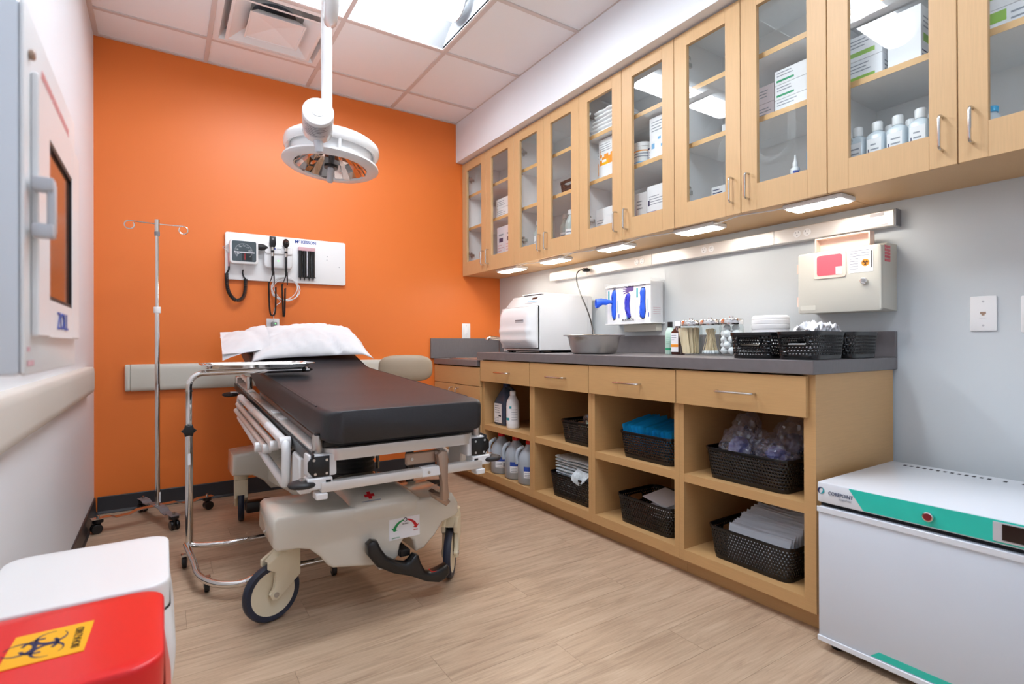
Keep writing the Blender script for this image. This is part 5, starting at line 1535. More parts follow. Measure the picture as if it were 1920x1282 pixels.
# tubing basket
t = thing('tubing_bag', 'clear bag of grey green tubing in the middle shelf basket', 'bag', (1.95, 2.17, .50))
blob((1.98, 2.19, .55), .062, .062, .045, 23.0, .3, 4, 2.4, .47).build('film', 'bag_film', t, ang=25)
for k in range(7):
    pts = [(1.89 + .016 * k + .02 * math.sin(q * .8 + k), 2.10 + .03 * q, .535 + .018 * math.sin(q * 1.1 + k * .9)) for q in range(5)]
    MB().tube(smooth_path(pts, 4), .0055, n=7).build('tube', 'mint', t)
film = thing('plastic_bag', 'crumpled clear bag end above the tubing', 'bag', (1.98, 2.21, .60))
blob((1.99, 2.20, .605), .035, .04, .03, 31.0, .35, 3, 2.4).build('film', 'bag_film', film, ang=25)
# folded gowns
for k in range(6):
    lab = 'folded pale patterned gown, ' + ['lowest', 'second from the bottom', 'third from the bottom', 'third from the top', 'second from the top', 'topmost'][k] + ' of the pile in its basket'
    folded(lab, Vector((1.967 + .004 * math.sin(k * 2.1), 2.257 + .006 * math.cos(k * 1.7), .138 + .034 * k)), .19 + .004 * k, .29, .031, 'cloth_print', 'gowns in the basket', k * 1.3 + .5, 'folded_gown', 'gown', 2)
b = MB()
def flap(u, v):
    return Vector((1.853 - .018 * math.sin(v * PI * .6) - .012 * math.sin(u * 9) * v, 2.20 - .11 * u + .03 * v, .300 - .085 * v * (1 - abs(u - .5)) - .01 * u))
b.grid(14, 8, flap); b.grid(14, 8, lambda u, v: flap(u, v) + Vector((.004, 0, 0)))
tag(b.build('loose_gown', 'cloth_print', org=(1.85, 2.2, .25)), 'loose patterned gown corner drooping over the basket front', 'gown')
# bright blue pouches: two rows of upright thin packets
mp = MB(); n_ = 9
def pouch_mesh(w, h, seed):
    b = MB()
    def f(sg):
        return lambda u, v: Vector(((u - .5) * w, sg * .0019 * (1 - (2 * u - 1) ** 6) + .002 * math.sin(u * 5 + seed) * v, h * v + .003 * noise.noise(Vector((u * 6, seed, 0))) * v))
    b.grid(8, 5, f(1)); b.grid(8, 5, f(-1))
    return b
pro = []
for k in range(6):
    o = pouch_mesh(.200, .122 + .004 * math.sin(k * 2.0), k * 1.7).build('blue_pouch', 'wrap_blue', org=(0, 0, 0), ang=60, fix=True)
    pro.append(o)
rr = random.Random(5)
cnt = 0
for k in range(46):
    y = 1.865 - .0072 * k
    if y < 1.575: break
    o = pro[cnt] if cnt < 6 else copy_tree(pro[rr.randrange(6)])
    cnt += 1
    left = y > 1.745
    o.location = (1.978 + (rr.uniform(-.004, .004)) - (.0 if left else .006), y, SHF + (.048 if left else .042) + rr.uniform(-.004, .004))
    o.rotation_euler = (math.radians(-4 if left else 3) + rr.uniform(-.03, .03), (-.20 if left else -.15) + rr.uniform(-.02, .02), rr.uniform(-.02, .02))
    tag(o, 'upright bright blue pouch packed in the black basket', 'pouch', 'blue pouches packed in the basket')
# white papers
for k in range(3):
    b = MB()
    def sh(u, v, k=k): return Vector((1.90 + .16 * u, 1.60 + .02 * k + .14 * v, .185 + .022 * k + .035 * u * (1 - k * .25) + .02 * v * (k - 1)))
    b.grid(4, 4, sh); b.grid(4, 4, lambda u, v, k=k: sh(u, v, k) - Vector((0, 0, .002)))
    tag(b.build('paper_sheet', 'label_white', org=(1.96, 1.66, .18)), ['lowest white paper slanting in the lower black basket', 'middle white paper slanting in the lower black basket', 'top white paper slanting in the lower black basket'][k], 'paper')
# pale packets on edge
pro = []
rr = random.Random(9)
for k in range(24):
    if k < 4:
        b = MB()
        def f(sg, s=k): return lambda u, v: Vector((sg * .0018 * (1 - (2 * u - 1) ** 8) * (1 - .6 * v), (u - .5) * .25, .126 * v + .003 * math.sin(u * 6 + s) * v))
        b.grid(9, 4, f(1)); b.grid(9, 4, f(-1))
        o = b.build('sealed_packet', 'wrap_white', org=(0, 0, 0), ang=60, fix=True); pro.append(o)
    else: o = copy_tree(pro[rr.randrange(4)])
    o.location = (1.874 + .0086 * k, 1.185 + rr.uniform(-.004, .004), DK + .006 + .0024 * k + rr.uniform(0, .008))
    o.rotation_euler = (rr.uniform(-.01, .01), .10 + rr.uniform(-.025, .025), rr.uniform(-.015, .015))
    tag(o, 'pale sealed packet standing on edge in the bottom basket', 'packet', 'pale packets in the bottom basket')
b = MB()
def pch(u, v): return Vector((2.085 + .03 * v, 1.275 - .25 * u, .24 + .075 * v * (1 - .25 * (2 * u - 1) ** 4)))
b.grid(14, 6, pch); b.grid(14, 6, lambda u, v: pch(u, v) + Vector((.005, 0, 0)))
tag(b.build('folded_pouch', 'wrap_white', org=(2.09, 1.15, .24)), 'larger pale pouch rising behind the sealed packets', 'packet')
# tissue in the corner basket
for k in range(3):
    b = MB()
    def ts(u, v, k=k):
        a = 2 * u - 1; c_ = 2 * v - 1
        return Vector((1.925 + .035 * k + .055 * a, 1.0 + .045 * c_, 1.018 + .020 * (1 - abs(a) * .6) + .026 * noise.noise(Vector((a * 2.6 + k * 3, c_ * 2.6, k * 4.0))) + .018 * abs(noise.noise(Vector((a * 6, c_ * 5 + k, 2.0)))) - .012 * abs(c_)))
    b.grid(22, 18, ts)
    o = b.build('tissue', 'linen', org=(1.93, 1.0, 1.02), ang=25)
    o.modifiers.new('thickness', 'SOLIDIFY').thickness = .0008
    tag(o, ['crumpled white tissue nearest the front of the corner basket', 'crumpled white tissue in the middle of the corner basket', 'crumpled white tissue at the back of the corner basket'][k], 'tissue')
carton('white folded card lying inside the corner basket', (1.85, 1.99, .965, 1.045, .932, .970), 'label_white', 'folded_card', cat='card')

# ================================================================= jugs and bottle in the first cubby
t = thing('fluid_jug', 'tall jug of dark blue liquid with white label, upper cubby', 'jug', (1.935, 3.03, SHF))
b = MB(); c = (1.94, 3.035, SHF)
loft(b, [(0, .12, .135, .02), (.006, .128, .145, .025), (.145, .128, .145, .025), (.165, .120, .138, .03), (.205, .085, .105, .03), (.235, .06, .07, .028), (.25, .042, .042, .02)], c, 5); b.build('body', 'blue_fluid', t, ang=50)
b = MB(); b.lathe([(.024, .249), (.024, .272), (0, .273)], c, 16); b.build('cap', 'print_navy', t)
b = MB(); b.tube(smooth_path([(c[0], c[1] - .018, SHF + .245), (c[0], c[1] - .055, SHF + .243), (c[0], c[1] - .085, SHF + .215), (c[0], c[1] - .075, SHF + .165)], 5), .0125, n=10); b.build('handle', 'blue_fluid', t)
bx_ = (c[0] - .0645, c[0] + .06, c[1] - .07, c[1] + .07, SHF, SHF + .15)
patch(t, 'F', bx_, .12, .78, .10, .95, 'label_white', 'label'); b2 = (bx_[0] - .0005, *bx_[1:])
lines(t, 'F', b2, .18, .7, .5, .9, 4, 'print_grey', 3); lines(t, 'F', b2, .16, .72, .14, .34, 3, 'print_grey', 4)
patch(t, 'F', b2, .5, .72, .38, .44, 'print_black', 'label_bar')
t = thing('disinfectant_bottle', 'white ribbed bottle with teal label beside the blue jug', 'bottle', (1.885, 2.875, SHF))
c = (1.885, 2.875, SHF); r = .042
MB().lathe([(r * .92, 0), (r, .006), (r, .02)] + [(r * (1 if k % 2 else .985), .02 + .012 * k) for k in range(11)] + [(r, .155), (r * .93, .172), (r * .62, .198), (.019, .208), (.017, .214)], c, 26).build('body', 'white_plastic', t, ang=60)
MB().lathe([(.0195, .212), (.0195, .234), (.016, .238), (0, .238)], c, 18).build('cap', 'white_plastic', t)
wrap_label(t, c, r, SHF + .03, SHF + .145, 150, 285, 'label_white'); wrap_label(t, c, r + .0004, SHF + .128, SHF + .143, 205, 225, 'print_teal', 'label_band'); wrap_label(t, c, r + .0004, SHF + .052, SHF + .068, 150, 205, 'print_teal', 'label_band')
for k in range(5): wrap_label(t, c, r + .0004, SHF + .055 + .016 * k, SHF + .058 + .016 * k, 225, 278, 'print_grey', 'print_line')
for k, (jx, jy) in enumerate(((1.895, 3.03), (1.895, 2.855), (1.89, 2.695))):
    lab = ['gallon water jug with red cap, far left in lower cubby', 'gallon water jug with red cap, middle of lower cubby', 'gallon water jug with red cap, right in lower cubby'][k]
    t = thing('water_jug', lab, 'jug', (jx, jy, DK), group='gallon jugs in the lower cubby')
    c = (jx, jy, DK)
    b = MB(); loft(b, [(0, .125, .125, .06), (.008, .143, .143, .068), (.13, .145, .145, .070), (.155, .140, .140, .069), (.185, .115, .115, .057), (.212, .075, .075, .037), (.232, .046, .046, .022), (.24, .042, .042, .02)], c, 7); b.build('body', 'jug_milk', t, ang=60)
    MB().lathe([(.024, .239), (.0245, .258), (.022, .262), (0, .262)], c, 20).build('cap', 'red_plastic', t)
    MB().tube(smooth_path([(jx - .03, jy + .022, DK + .222), (jx - .062, jy + .03, DK + .205), (jx - .078, jy + .032, DK + .17), (jx - .074, jy + .03, DK + .12)], 5), .0115, n=10).build('handle', 'jug_milk', t)
    wrap_label(t, (jx, jy + .0), .0735, DK + .045, DK + .085, 205, 262, 'label_white'); wrap_label(t, (jx, jy), .0736, DK + .085, DK + .112, 205, 262, 'print_blue', 'label_band')
    for q in range(3): wrap_label(t, (jx, jy), .0741, DK + .052 + .010 * q, DK + .055 + .010 * q, 210, 240, 'print_grey', 'print_line')
    wrap_label(t, (jx, jy), .0741, DK + .05, DK + .075, 246, 258, 'print_grey', 'print_line')

# ================================================================= on the worktop
WT = .9143
# sterilizer
sz = thing('sterilizer', 'white tabletop sterilizer with front door and keypad', 'sterilizer', (2.16, 2.87, WT))
y0, y1 = 2.672, 3.085
prof = [(1.955, .930), (2.385, .930), (2.385, 1.285), (2.06, 1.292), (2.03, 1.286), (1.972, 1.222), (1.955, 1.205)]
MB().prism([(p[0], p[1]) for p in prof], XZ, y0, y1, bev=.006).build('housing', 'white_gloss', sz, ang=30)
MB().box(2.345, 2.3465, y0 - .0012, y0 - .0002, .94, 1.27).build('seam', 'grey_plastic', sz, smooth=False)
def dface(u, v):
    z = .945 + .262 * v
    bulge = .048 * (1 - (2 * v - 1) ** 4) + .006 * math.exp(-((v - .18) / .07) ** 2) + .006 * math.exp(-((v - .42) / .07) ** 2)
    e = min(1, min(u, 1 - u) * 9) ** .6
    return Vector((1.946 - bulge * e - .012, y1 - .004 - (y1 - y0 - .008) * u, z))
b = MB(); b.grid(26, 30, dface)
for (u0, u1) in ((0, 0), (1, 1)):
    pass
d = b.build('door', 'white_gloss', sz, ang=60)
b = MB(); b.box(1.9335, 1.947, y0 + .004, y1 - .004, .945, 1.207, .004, 1); b.build('door_back', 'white_gloss', d, smooth=False)
b = MB(); b.box(1.9475, 1.9545, y0 + .008, y1 - .008, .94, 1.21); b.build('door_gap', 'dark_gap', sz, smooth=False)
b = MB(); b.prism(rrect(.095, .022, .004, 3), lambda u, v, t: Vector((1.8868 + t - .0 * v, 2.80 - u, 1.115 + v)), -.001, .004, bev=.001); b.build('latch', 'grey_plastic', d)
b = MB(); b.box(1.8845, 1.8856, 2.757, 2.845, 1.117, 1.123); b.build('latch_slot', 'mid_grey', d, smooth=False)
for k in range(1): MB().box(1.895, 1.8958, 2.80, 2.86, .972, .976).build('print_line', 'print_grey', d, smooth=False)
# keypad on the slanted panel
sl = Vector((2.03 - 1.972, 0, 1.286 - 1.222)).normalized(); nn = Vector((-sl.z, 0, sl.x))
pc = Vector((2.001, 2.80, 1.254))
fp = lambda u, v, t: pc + Vector((0, -1, 0)) * u + sl * v + nn * t
kp = MB().prism(rrect(.15, .06, .004, 3), fp, .0003, .002).build('keypad', 'grey_plastic', sz, smooth=False)
MB().prism(rrect(.055, .018, .002, 2, .0, .012), fp, .002, .003).build('display', 'dark_glass', kp, smooth=False)
for i in range(6): MB().prism(rrect(.012, .009, .002, 2, -.045 + .018 * i, -.016), fp, .002, .003).build('key', 'print_sky', kp, smooth=False)
b = MB(); b.box(2.06, 2.20, 2.80, 3.0, 1.2905, 1.297, .003, 1); b.build('top_cap', 'dark_gap', sz, smooth=False)
b = MB(); b.box(2.055, 2.21, 2.79, 3.01, 1.2972, 1.303, .002, 1); b.build('top_cover', 'white_gloss', sz, smooth=False)
for (fx, fy) in ((1.99, y0 + .03), (1.99, y1 - .03), (2.35, y0 + .03), (2.35, y1 - .03)):
    MB().cyl((fx, fy, WT), (fx, fy, .9305), .015, n=14).build('foot', 'black_rubber', sz)
MB().box(1.972, 2.37, y0 + .012, y1 - .012, .923, .9298).build('base_plate', 'dark_gap', sz, smooth=False)
# cream cord scrap under the front
# spray bottle
sb = thing('spray_bottle', 'white spray bottle with green band left of sterilizer', 'bottle', (2.02, 3.125, WT))
c = (2.03, 3.128, WT)
b = MB(); loft(b, [(0, .075, .055, .015), (.005, .085, .06, .02), (.075, .085, .06, .02), (.105, .07, .05, .02), (.13, .035, .032, .015), (.16, .026, .026, .012)], c, 5); b.build('body', 'white_plastic', sb, ang=50)
b = MB(); b.box(c[0] - .0433, c[0] + .0433, c[1] - .0308, c[1] + .0308, WT + .042, WT + .054, .01, 2); b.build('label_band', 'print_green', sb)
b = MB(); b.cyl((c[0], c[1], WT + .16), (c[0], c[1], WT + .20), .014, n=14); b.box(c[0] - .055, c[0] + .03, c[1] - .012, c[1] + .012, WT + .20, WT + .228, .005, 2); b.build('spray_head', 'white_plastic', sb)
b = MB(); b.tube([(c[0] - .025, c[1], WT + .20), (c[0] - .042, c[1], WT + .175), (c[0] - .04, c[1], WT + .155)], [.006, .005, .004], n=8); b.build('trigger', 'white_plastic', sb)
# basin
bs = thing('basin', 'round stainless steel basin with flared rim on the worktop', 'basin', (2.015, 2.245, WT))
c = (2.015, 2.245, WT)
MB().lathe([(0, 0), (.105, 0), (.118, .004), (.126, .014), (.144, .088), (.150, .098), (.170, .101), (.172, .104), (.168, .106), (.148, .104), (.138, .088), (.120, .016), (.10, .006), (0, .005)], c, 48, cap=False).build('bowl', 'steel', bs, ang=40)
# glove boxes in a wall holder
gh = thing('glove_box_holder', 'clear wall holder carrying three glove boxes', 'holder', (2.40, 2.25, 1.085))
gx0, gy0, gy1, gz0, gz1 = 2.302, 2.088, 2.440, 1.092, 1.33
b = MB()
b.box(gx0 - .008, XR - .001, gy0 - .010, gy1 + .010, gz0 - .006, gz0 - .0002); b.build('bottom_tray', 'white_plastic', gh, smooth=False)
b = MB(); b.box(XR - .006, XR - .001, gy0 - .010, gy1 + .010, gz0, gz1 + .005); b.build('back_plate', 'acrylic', gh, smooth=False)
for yy in (gy0 - .010, gy1 + .007): MB().box(gx0 - .008, XR - .0065, yy, yy + .003, gz0, gz1 + .012).build('side_plate', 'acrylic', gh, smooth=False)
MB().box(gx0 - .0080, gx0 - .0060, gy0 - .0069, gy1 + .0069, gz0, gz0 + .02).build('front_lip', 'acrylic', gh, smooth=False)
MB().box(gx0 - .0080, gx0 - .0060, gy0 - .0069, gy1 + .0069, gz1 - .02, gz1 - .01).build('top_bar', 'white_plastic', gh, smooth=False)
MB().box(XR - .05, XR - .002, 2.10, 2.36, gz0 - .05, gz0 - .0065, .003, 1).build('wall_bracket', 'putty', gh, smooth=False)
wg = (gy1 - gy0) / 3
def glove_profile(k):
    if k == 0: return [(.0, .085), (.012, .088), (.018, .06), (.017, -.05), (.012, -.085), (-.004, -.09), (-.016, -.055), (-.012, .0), (-.016, .055), (-.01, .075)]
    if k == 1: return [(.006, .06), (.018, .045), (.012, .0), (.016, -.05), (.022, -.075), (.008, -.088), (-.008, -.07), (-.022, -.03), (-.024, .02), (-.014, .05)]
    return [(.0, .082), (.014, .078), (.019, .06), (.017, .0), (.020, -.05), (.012, -.085), (-.002, -.092), (-.022, -.075), (-.02, -.03), (-.016, .02), (-.018, .06), (-.012, .076)]
for k in range(3):
    ya, yb = gy1 - wg * (k + 1) + .0008, gy1 - wg * k - .0008
    box = (gx0, XR - .008, ya, yb, gz0 + .0003, gz1 - .004)
    lab = ['white glove box at left, blue glove hanging out', 'white glove box in the middle with purple hand picture', 'white glove box at right with teal strip'][k]
    t = thing('glove_box', lab, 'glove box', ((gx0 + XR) / 2, (ya + yb) / 2, gz0), group='glove boxes in the wall holder')
    MB().box(*box, .001, 1).build('carton_body', 'carton', t, smooth=False)
    yc, zc = (ya + yb) / 2, (gz0 + gz1) / 2 - .003
    fF = lambda u, v, d, yc=yc, zc=zc: Vector((gx0 - d, yc - u, zc + v))
    pr = glove_profile(k)
    MB().prism([(p[0] * 1.12, p[1] * 1.08) for p in pr], fF, .0003, .0012).build('opening', 'dark_gap', t, smooth=False)
    gm = 'glove_violet' if k == 1 else 'glove_blue'
    b = MB(); N_ = len(pr)
    for j in range(9):
        pass
    rows = []
    for s_, d_ in ((1.0, .0013), (.92, .006), (.7, .011), (.35, .014), (.02, .0145)):
        P_ = smooth_path([(p[0], p[1], 0) for p in pr], 3, True)
        rows.append([fF(p.x * s_, p.y * (s_ * .3 + .7), d_ + (.005 * noise.noise(Vector((p.x * 90, p.y * 60, k * 5.0 + s_))) if s_ < .99 else 0)) for p in P_])
    q = len(rows[0])
    b.add([v for r_ in rows for v in r_], [(i * q + j, i * q + (j + 1) % q, (i + 1) * q + (j + 1) % q, (i + 1) * q + j) for i in range(4) for j in range(q)])
    gl = b.build('glove', gm, t, ang=50)
    if k == 0:
        b = MB()
        def cuff(u, v):
            a = 2 * PI * u
            r_ = .010 + .028 * v
            p0 = Vector((gx0 - .012 - .085 * v, yc + .002 + .055 * v, zc + .012 + .012 * math.sin(v * 2.2)))
            return p0 + Vector((.15, .5, 0)).normalized() * (r_ * .35 * math.cos(a)) + Vector((0, 0, 1)) * (r_ * .72 * math.sin(a)) + Vector((0, 0, 1)) * (.014 * noise.noise(Vector((math.cos(a) * 2.2, math.sin(a) * 2.2 + v * 4, 3))) - .016 * v * v)
        b.grid(18, 9, cuff, closed_u=True); b.build('hanging_glove', 'glove_blue', t, ang=60)
    if k != 1:
        lettering('NITRILE', .019, 'print_navy', t, fF(-.015 if k == 0 else -.012, .105, .0006), (0, -1, 0), (0, 0, 1), bold=.0004)
        MB().prism([(-.05, .03), (-.038, .03), (-.038, .085), (-.05, .085)], fF, .0003, .0008).build('teal_strip', 'print_teal', t, smooth=False)
        MB().prism([(.03, -.05), (.0325, -.05), (.0325, .02), (.03, .02)], fF, .0003, .0008).build('print_line', 'print_teal', t, smooth=False)
        MB().prism([(.04, -.085), (.046, -.085), (.046, -.06), (.04, -.06)], fF, .0003, .0008).build('print_line', 'print_blue', t, smooth=False)
    else:
        hand = [(.046, .105), (.046, .075), (.03, .068), (.014, .070), (-.004, .062), (-.036, .056), (-.037, .060), (-.012, .070), (-.040, .071), (-.041, .076), (-.012, .080), (-.042, .086), (-.041, .091), (-.008, .089), (-.032, .101), (-.029, .105), (.004, .098), (-.006, .110), (-.001, .113), (.018, .104), (.032, .098)]
        MB().prism(hand, fF, .0003, .0008).build('hand_picture', 'print_purple', t, smooth=False)
        lettering('McKESSON', .0195, 'print_black', t, fF(0, -.098, .0006), (0, -1, 0), (0, 0, 1), bold=.0004)
        MB().prism([(-.012, -.094), (.012, -.094), (.012, -.066), (-.012, -.066)], fF, .0002, .0005).build('print_patch', 'print_sky', t, smooth=False)
    for j in range(4):
        patch(t, 'S', box, .2, .8, .2 + .05 * j, .215 + .05 * j, 'print_pink', 'print_line') if k == 2 else None
# green lotion bottle, brown bottle
t = thing('lotion_bottle', 'pale green bottle with black cap left of brown bottle', 'bottle', (2.235, 1.895, WT))
c = (2.235, 1.895, WT)
MB().lathe([(.023, 0), (.0255, .004), (.0255, .105), (.022, .125), (.013, .137), (.013, .142)], c, 24).build('body', 'mint', t, ang=50)
MB().lathe([(.0135, .141), (.0135, .170), (0, .170)], c, 18).build('cap', 'black_plastic', t)
wrap_label(t, c, .0255, WT + .022, WT + .034, 150, 250, 'print_green')
for k in range(4): wrap_label(t, c, .0255, WT + .055 + .01 * k, WT + .0565 + .01 * k, 165, 165 + 50 + 10 * (k % 2), 'print_green', 'print_line')
t = thing('peroxide_bottle', 'brown square bottle with white cap and orange striped label', 'bottle', (2.205, 1.818, WT))
c = (2.205, 1.818, WT)
b = MB(); loft(b, [(0, .05, .05, .008), (.004, .054, .054, .01), (.115, .054, .054, .01), (.128, .044, .044, .016), (.138, .028, .028, .013), (.146, .026, .026, .0125)], c); b.build('body', 'amber', t, ang=50)
MB().lathe([(.016, .145), (.016, .166), (.014, .169), (0, .169)], c, 18).build('cap', 'white_plastic', t)
bx_ = (c[0] - .0272, c[0] + .027, c[1] - .0272, c[1] + .0272, WT, WT + .115)
patch(t, 'F', bx_, .08, .92, .12, .95, 'label_white', 'label'); patch(t, 'F', (bx_[0] - .0005, *bx_[1:]), .08, .92, .34, .46, 'print_orange', 'label_band'); lines(t, 'F', (bx_[0] - .0005, *bx_[1:]), .15, .7, .6, .9, 3, 'print_grey', 2)
# sundry jars
JY = [(2.165, 1.706), (2.165, 1.596), (2.165, 1.484)]
JL = ['glass jar with steel lid full of wooden tongue depressors', 'glass jar with steel lid full of cotton tipped swabs', 'glass jar with steel lid full of cotton balls']
for (jx, jy), lab in zip(JY, JL):
    t = thing('sundry_jar', lab, 'jar', (jx, jy, WT), group='sundry jars on the worktop')
    c = (jx, jy, WT)
    MB().lathe([(0, 0), (.050, 0), (.053, .004), (.053, .130), (.049, .140), (.049, .146), (.0475, .146), (.0475, .139), (.0508, .129), (.0508, .007), (0, .006)], c, 36, cap=False).build('glass', 'jar_glass', t, ang=45)
    MB().lathe([(.0505, .142), (.0515, .146), (.0515, .165), (.049, .168), (0, .168)], c, 36).build('lid', 'chrome', t, ang=40)
    MB().lathe([(.006, .168), (.010, .174), (.009, .180), (0, .181)], c, 14).build('knob', 'chrome', t, ang=60)
rr = random.Random(3)
dep = None
for k in range(44):
    if dep is None:
        o = MB().prism(rrect(.0175, .148, .0086, 5, 0, .074), lambda u, v, t: Vector((u, t, v)), -.0008, .0008).build('tongue_depressor', 'wood_stick', org=(0, 0, 0), ang=30); dep = o
    else: o = copy_tree(dep)
    a = 2 * PI * k / 30 + rr.uniform(-.2, .2); R_ = .036 * math.sqrt(rr.random())
    o.location = (JY[0][0] + R_ * .9 * math.cos(a), JY[0][1] + R_ * 1.0 * math.sin(a), WT + .0075)
    o.rotation_euler = (-.10 + rr.uniform(-.12, .12), rr.uniform(-.1, .1), -PI / 2 + rr.uniform(-.5, .5))
    o.rotation_euler[0] = rr.uniform(-.05, .05)
    o.rotation_euler[1] = -rr.uniform(.0, .20) if k % 4 else rr.uniform(0, .16)
    o.scale = (1, 1, .86)
    tag(o, 'flat wooden tongue depressor standing in the glass jar', 'tongue depressor', 'tongue depressors in the jar')
sw = None
for k in range(80):
    if sw is None:
        o = MB().cyl((0, 0, .012), (0, 0, .122), .0012, n=5).build('cotton_swab', 'wood_stick', org=(0, 0, 0)); sw = o
        MB().ball((0, 0, .009), .0028, .0028, .009, 8, 6).build('cotton_tip', 'cotton', o)
    else: o = copy_tree(sw)
    a = rr.uniform(0, 2 * PI); R_ = .040 * math.sqrt(rr.random())
    o.location = (JY[1][0] + R_ * math.cos(a), JY[1][1] + R_ * math.sin(a), WT + .0075)
    b_ = a + PI + rr.uniform(-.5, .5)   # lean towards the far side
    tl = rr.uniform(.15, .2 + R_ * 9)
    tl = min(tl, .48)
    o.rotation_euler = (Vector((math.sin(tl) * math.cos(b_), math.sin(tl) * math.sin(b_), math.cos(tl))).to_track_quat('Z', 'Y')).to_euler()
    tag(o, 'cotton tipped swab standing in the glass jar', 'swab', 'swabs in the jar')
cb = None
for k in range(26):
    if cb is None:
        o = blob((0, 0, 0), .0165, .0165, .0155, 2.2, .12, 3, 2.0).build('cotton_ball', 'cotton', org=(0, 0, 0), ang=180); cb = o
    else: o = copy_tree(cb)
    lay, i = divmod(k, 6); a = 2 * PI * (i + .5 * (lay % 2)) / 5
    R_ = .032 if i < 5 else 0
    o.location = (JY[2][0] + R_ * math.cos(a), JY[2][1] + R_ * math.sin(a), WT + .024 + .0255 * lay)
    o.rotation_euler = (rr.random() * 3, rr.random() * 3, rr.random() * 3)
    tag(o, 'white cotton ball inside the glass jar', 'cotton ball', 'cotton balls in the jar')
# wipes tub
t = thing('wipes_tub', 'squat white tub with ridged lid behind the baskets', 'tub', (2.26, 1.355, WT))
c = (2.26, 1.355, WT)
MB().lathe([(.070, 0), (.074, .004), (.075, .12)], c, 40).build('body', 'white_plastic', t, ang=40)
MB().lathe([(.0765, .119), (.0775, .122), (.0775, .138), (.0765, .139), (.0765, .142), (.0775, .143), (.0775, .158), (.0765, .159), (.0765, .162), (.077, .163), (.076, .172), (.068, .179), (0, .180)], c, 44).build('lid', 'white_plastic', t, ang=30)

# ================================================================= sharps container
sc_ = thing('sharps_container', 'beige locked wall cabinet with red sharps window and biohazard label', 'sharps container', (2.35, 1.065, 1.09))
sx0, sy0, sy1, sz0, sz1 = 2.272, .922, 1.232, 1.096, 1.345
MB().prism([(sx0 + .006, sz0 + .008), (XR - .001, sz0 + .0), (XR - .001, sz1 + .012), (sx0 + .055, sz1 + .012), (sx0 + .02, sz1 - .0), (sx0 + .006, sz1 - .004)], lambda u, v, t: (u, t, v), sy0, sy1, bev=.004).build('housing', 'putty', sc_, ang=30)
dr = MB().prism(rrect(sy1 - sy0 + .006, sz1 - sz0 + .004, .012, 4, (sy0 + sy1) / 2, (sz0 + sz1) / 2), YZ, sx0 - .006, sx0 + .012, bev=.005).build('door', 'putty', sc_, ang=35)
fS = lambda u, v, d: Vector((sx0 - .006 - d, sy1 - u * (sy1 - sy0), sz0 + v * (sz1 - sz0)))
wf = MB(); wf.prism([(p[0] / .31, p[1] / .249) for p in rrect(.125, .105, .010, 4, .31 * .41, .249 * .77)], fS, .0003, .003, bev=.0)
wn = wf.build('window_frame', 'peach', dr, smooth=False)
MB().prism([(p[0] / .31, p[1] / .249) for p in rrect(.098, .082, .010, 4, .31 * .41, .249 * .77)], fS, .003, .0038).build('window', 'sharps_red', dr, smooth=False)
MB().prism([(.49, .61), (.57, .61), (.57, .73), (.49, .73)], fS, .0039, .0044).build('window_label', 'label_white', dr, smooth=False)
lb = MB().prism([(.64, .60), (.92, .60), (.92, .97), (.64, .97)], fS, .0003, .0008).build('warning_label', 'label_white', dr, smooth=False)
for k in range(8): MB().prism([(.655, .945 - .04 * k), (.655 + (.22 if k < 3 else .10) , .945 - .04 * k), (.655 + (.22 if k < 3 else .10), .935 - .04 * k), (.655, .935 - .04 * k)], fS, .0008, .0011).build('print_line', 'print_grey', lb, smooth=False)
MB().prism([(.835 + .045 * math.cos(k * PI / 12), .745 + .056 * math.sin(k * PI / 12)) for k in range(24)], fS, .0009, .0012).build('orange_disc', 'print_orange', lb, smooth=False)
def biohazard(parent, fn, R, d0, d1, m, name='biohazard_symbol', rot=90):
    """three open crescents, ring and hub"""
    def crescent(a):
        pts = []
        cx_, cy_ = .62 * R * math.cos(a), .62 * R * math.sin(a)
        ga = 20
        for k in range(25):
            b = a + math.radians(ga + (360 - 2 * ga) * k / 24)
            pts.append((cx_ + .56 * R * math.cos(b), cy_ + .56 * R * math.sin(b)))
        ix, iy = cx_ + .075 * R * math.cos(a), cy_ + .075 * R * math.sin(a)
        for k in range(24, -1, -1):
            b = a + math.radians(ga + (360 - 2 * ga) * k / 24)
            pts.append((ix + .47 * R * math.cos(b), iy + .47 * R * math.sin(b)))
        return pts
    mb = MB()
    for k in range(3): mb.prism(crescent(math.radians(rot + 120 * k)), fn, d0, d1)
    for k in range(3):
        a0, a1 = math.radians(rot + 60 + 120 * k - 42), math.radians(rot + 60 + 120 * k + 42)
        po = [(.66 * R * math.cos(a0 + (a1 - a0) * q / 10), .66 * R * math.sin(a0 + (a1 - a0) * q / 10)) for q in range(11)] + [(.53 * R * math.cos(a1 + (a0 - a1) * q / 10), .53 * R * math.sin(a1 + (a0 - a1) * q / 10)) for q in range(11)]
        mb.prism(po, fn, d0, d1)
    return mb.build(name, m, parent, smooth=False)
biohazard(lb, lambda u, v, d: fS(.835 + u / .31, .745 + v / .249, d), .0125, .0012, .0015, 'print_black')
MB().prism([(.90, .66), (.91, .66), (.91, .92), (.90, .92)], fS, .0008, .0011).build('print_line', 'print_black', lb, smooth=False)
lk = MB().cyl((sx0 - .006, sy0 + .055, sz0 + .115), (sx0 - .016, sy0 + .055, sz0 + .115), .0125, n=20, bev=.002).build('lock', 'chrome', dr)
MB().box(sx0 - .034, sx0 - .016, sy0 + .054, sy0 + .056, sz0 + .108, sz0 + .122).build('key', 'steel', lk, smooth=False)
MB().box(sx0 - .0066, sx0 - .0061, sy1 - .07, sy1 - .008, sz0 + .012, sz0 + .032).build('embossed_plate', 'putty', dr, smooth=False)
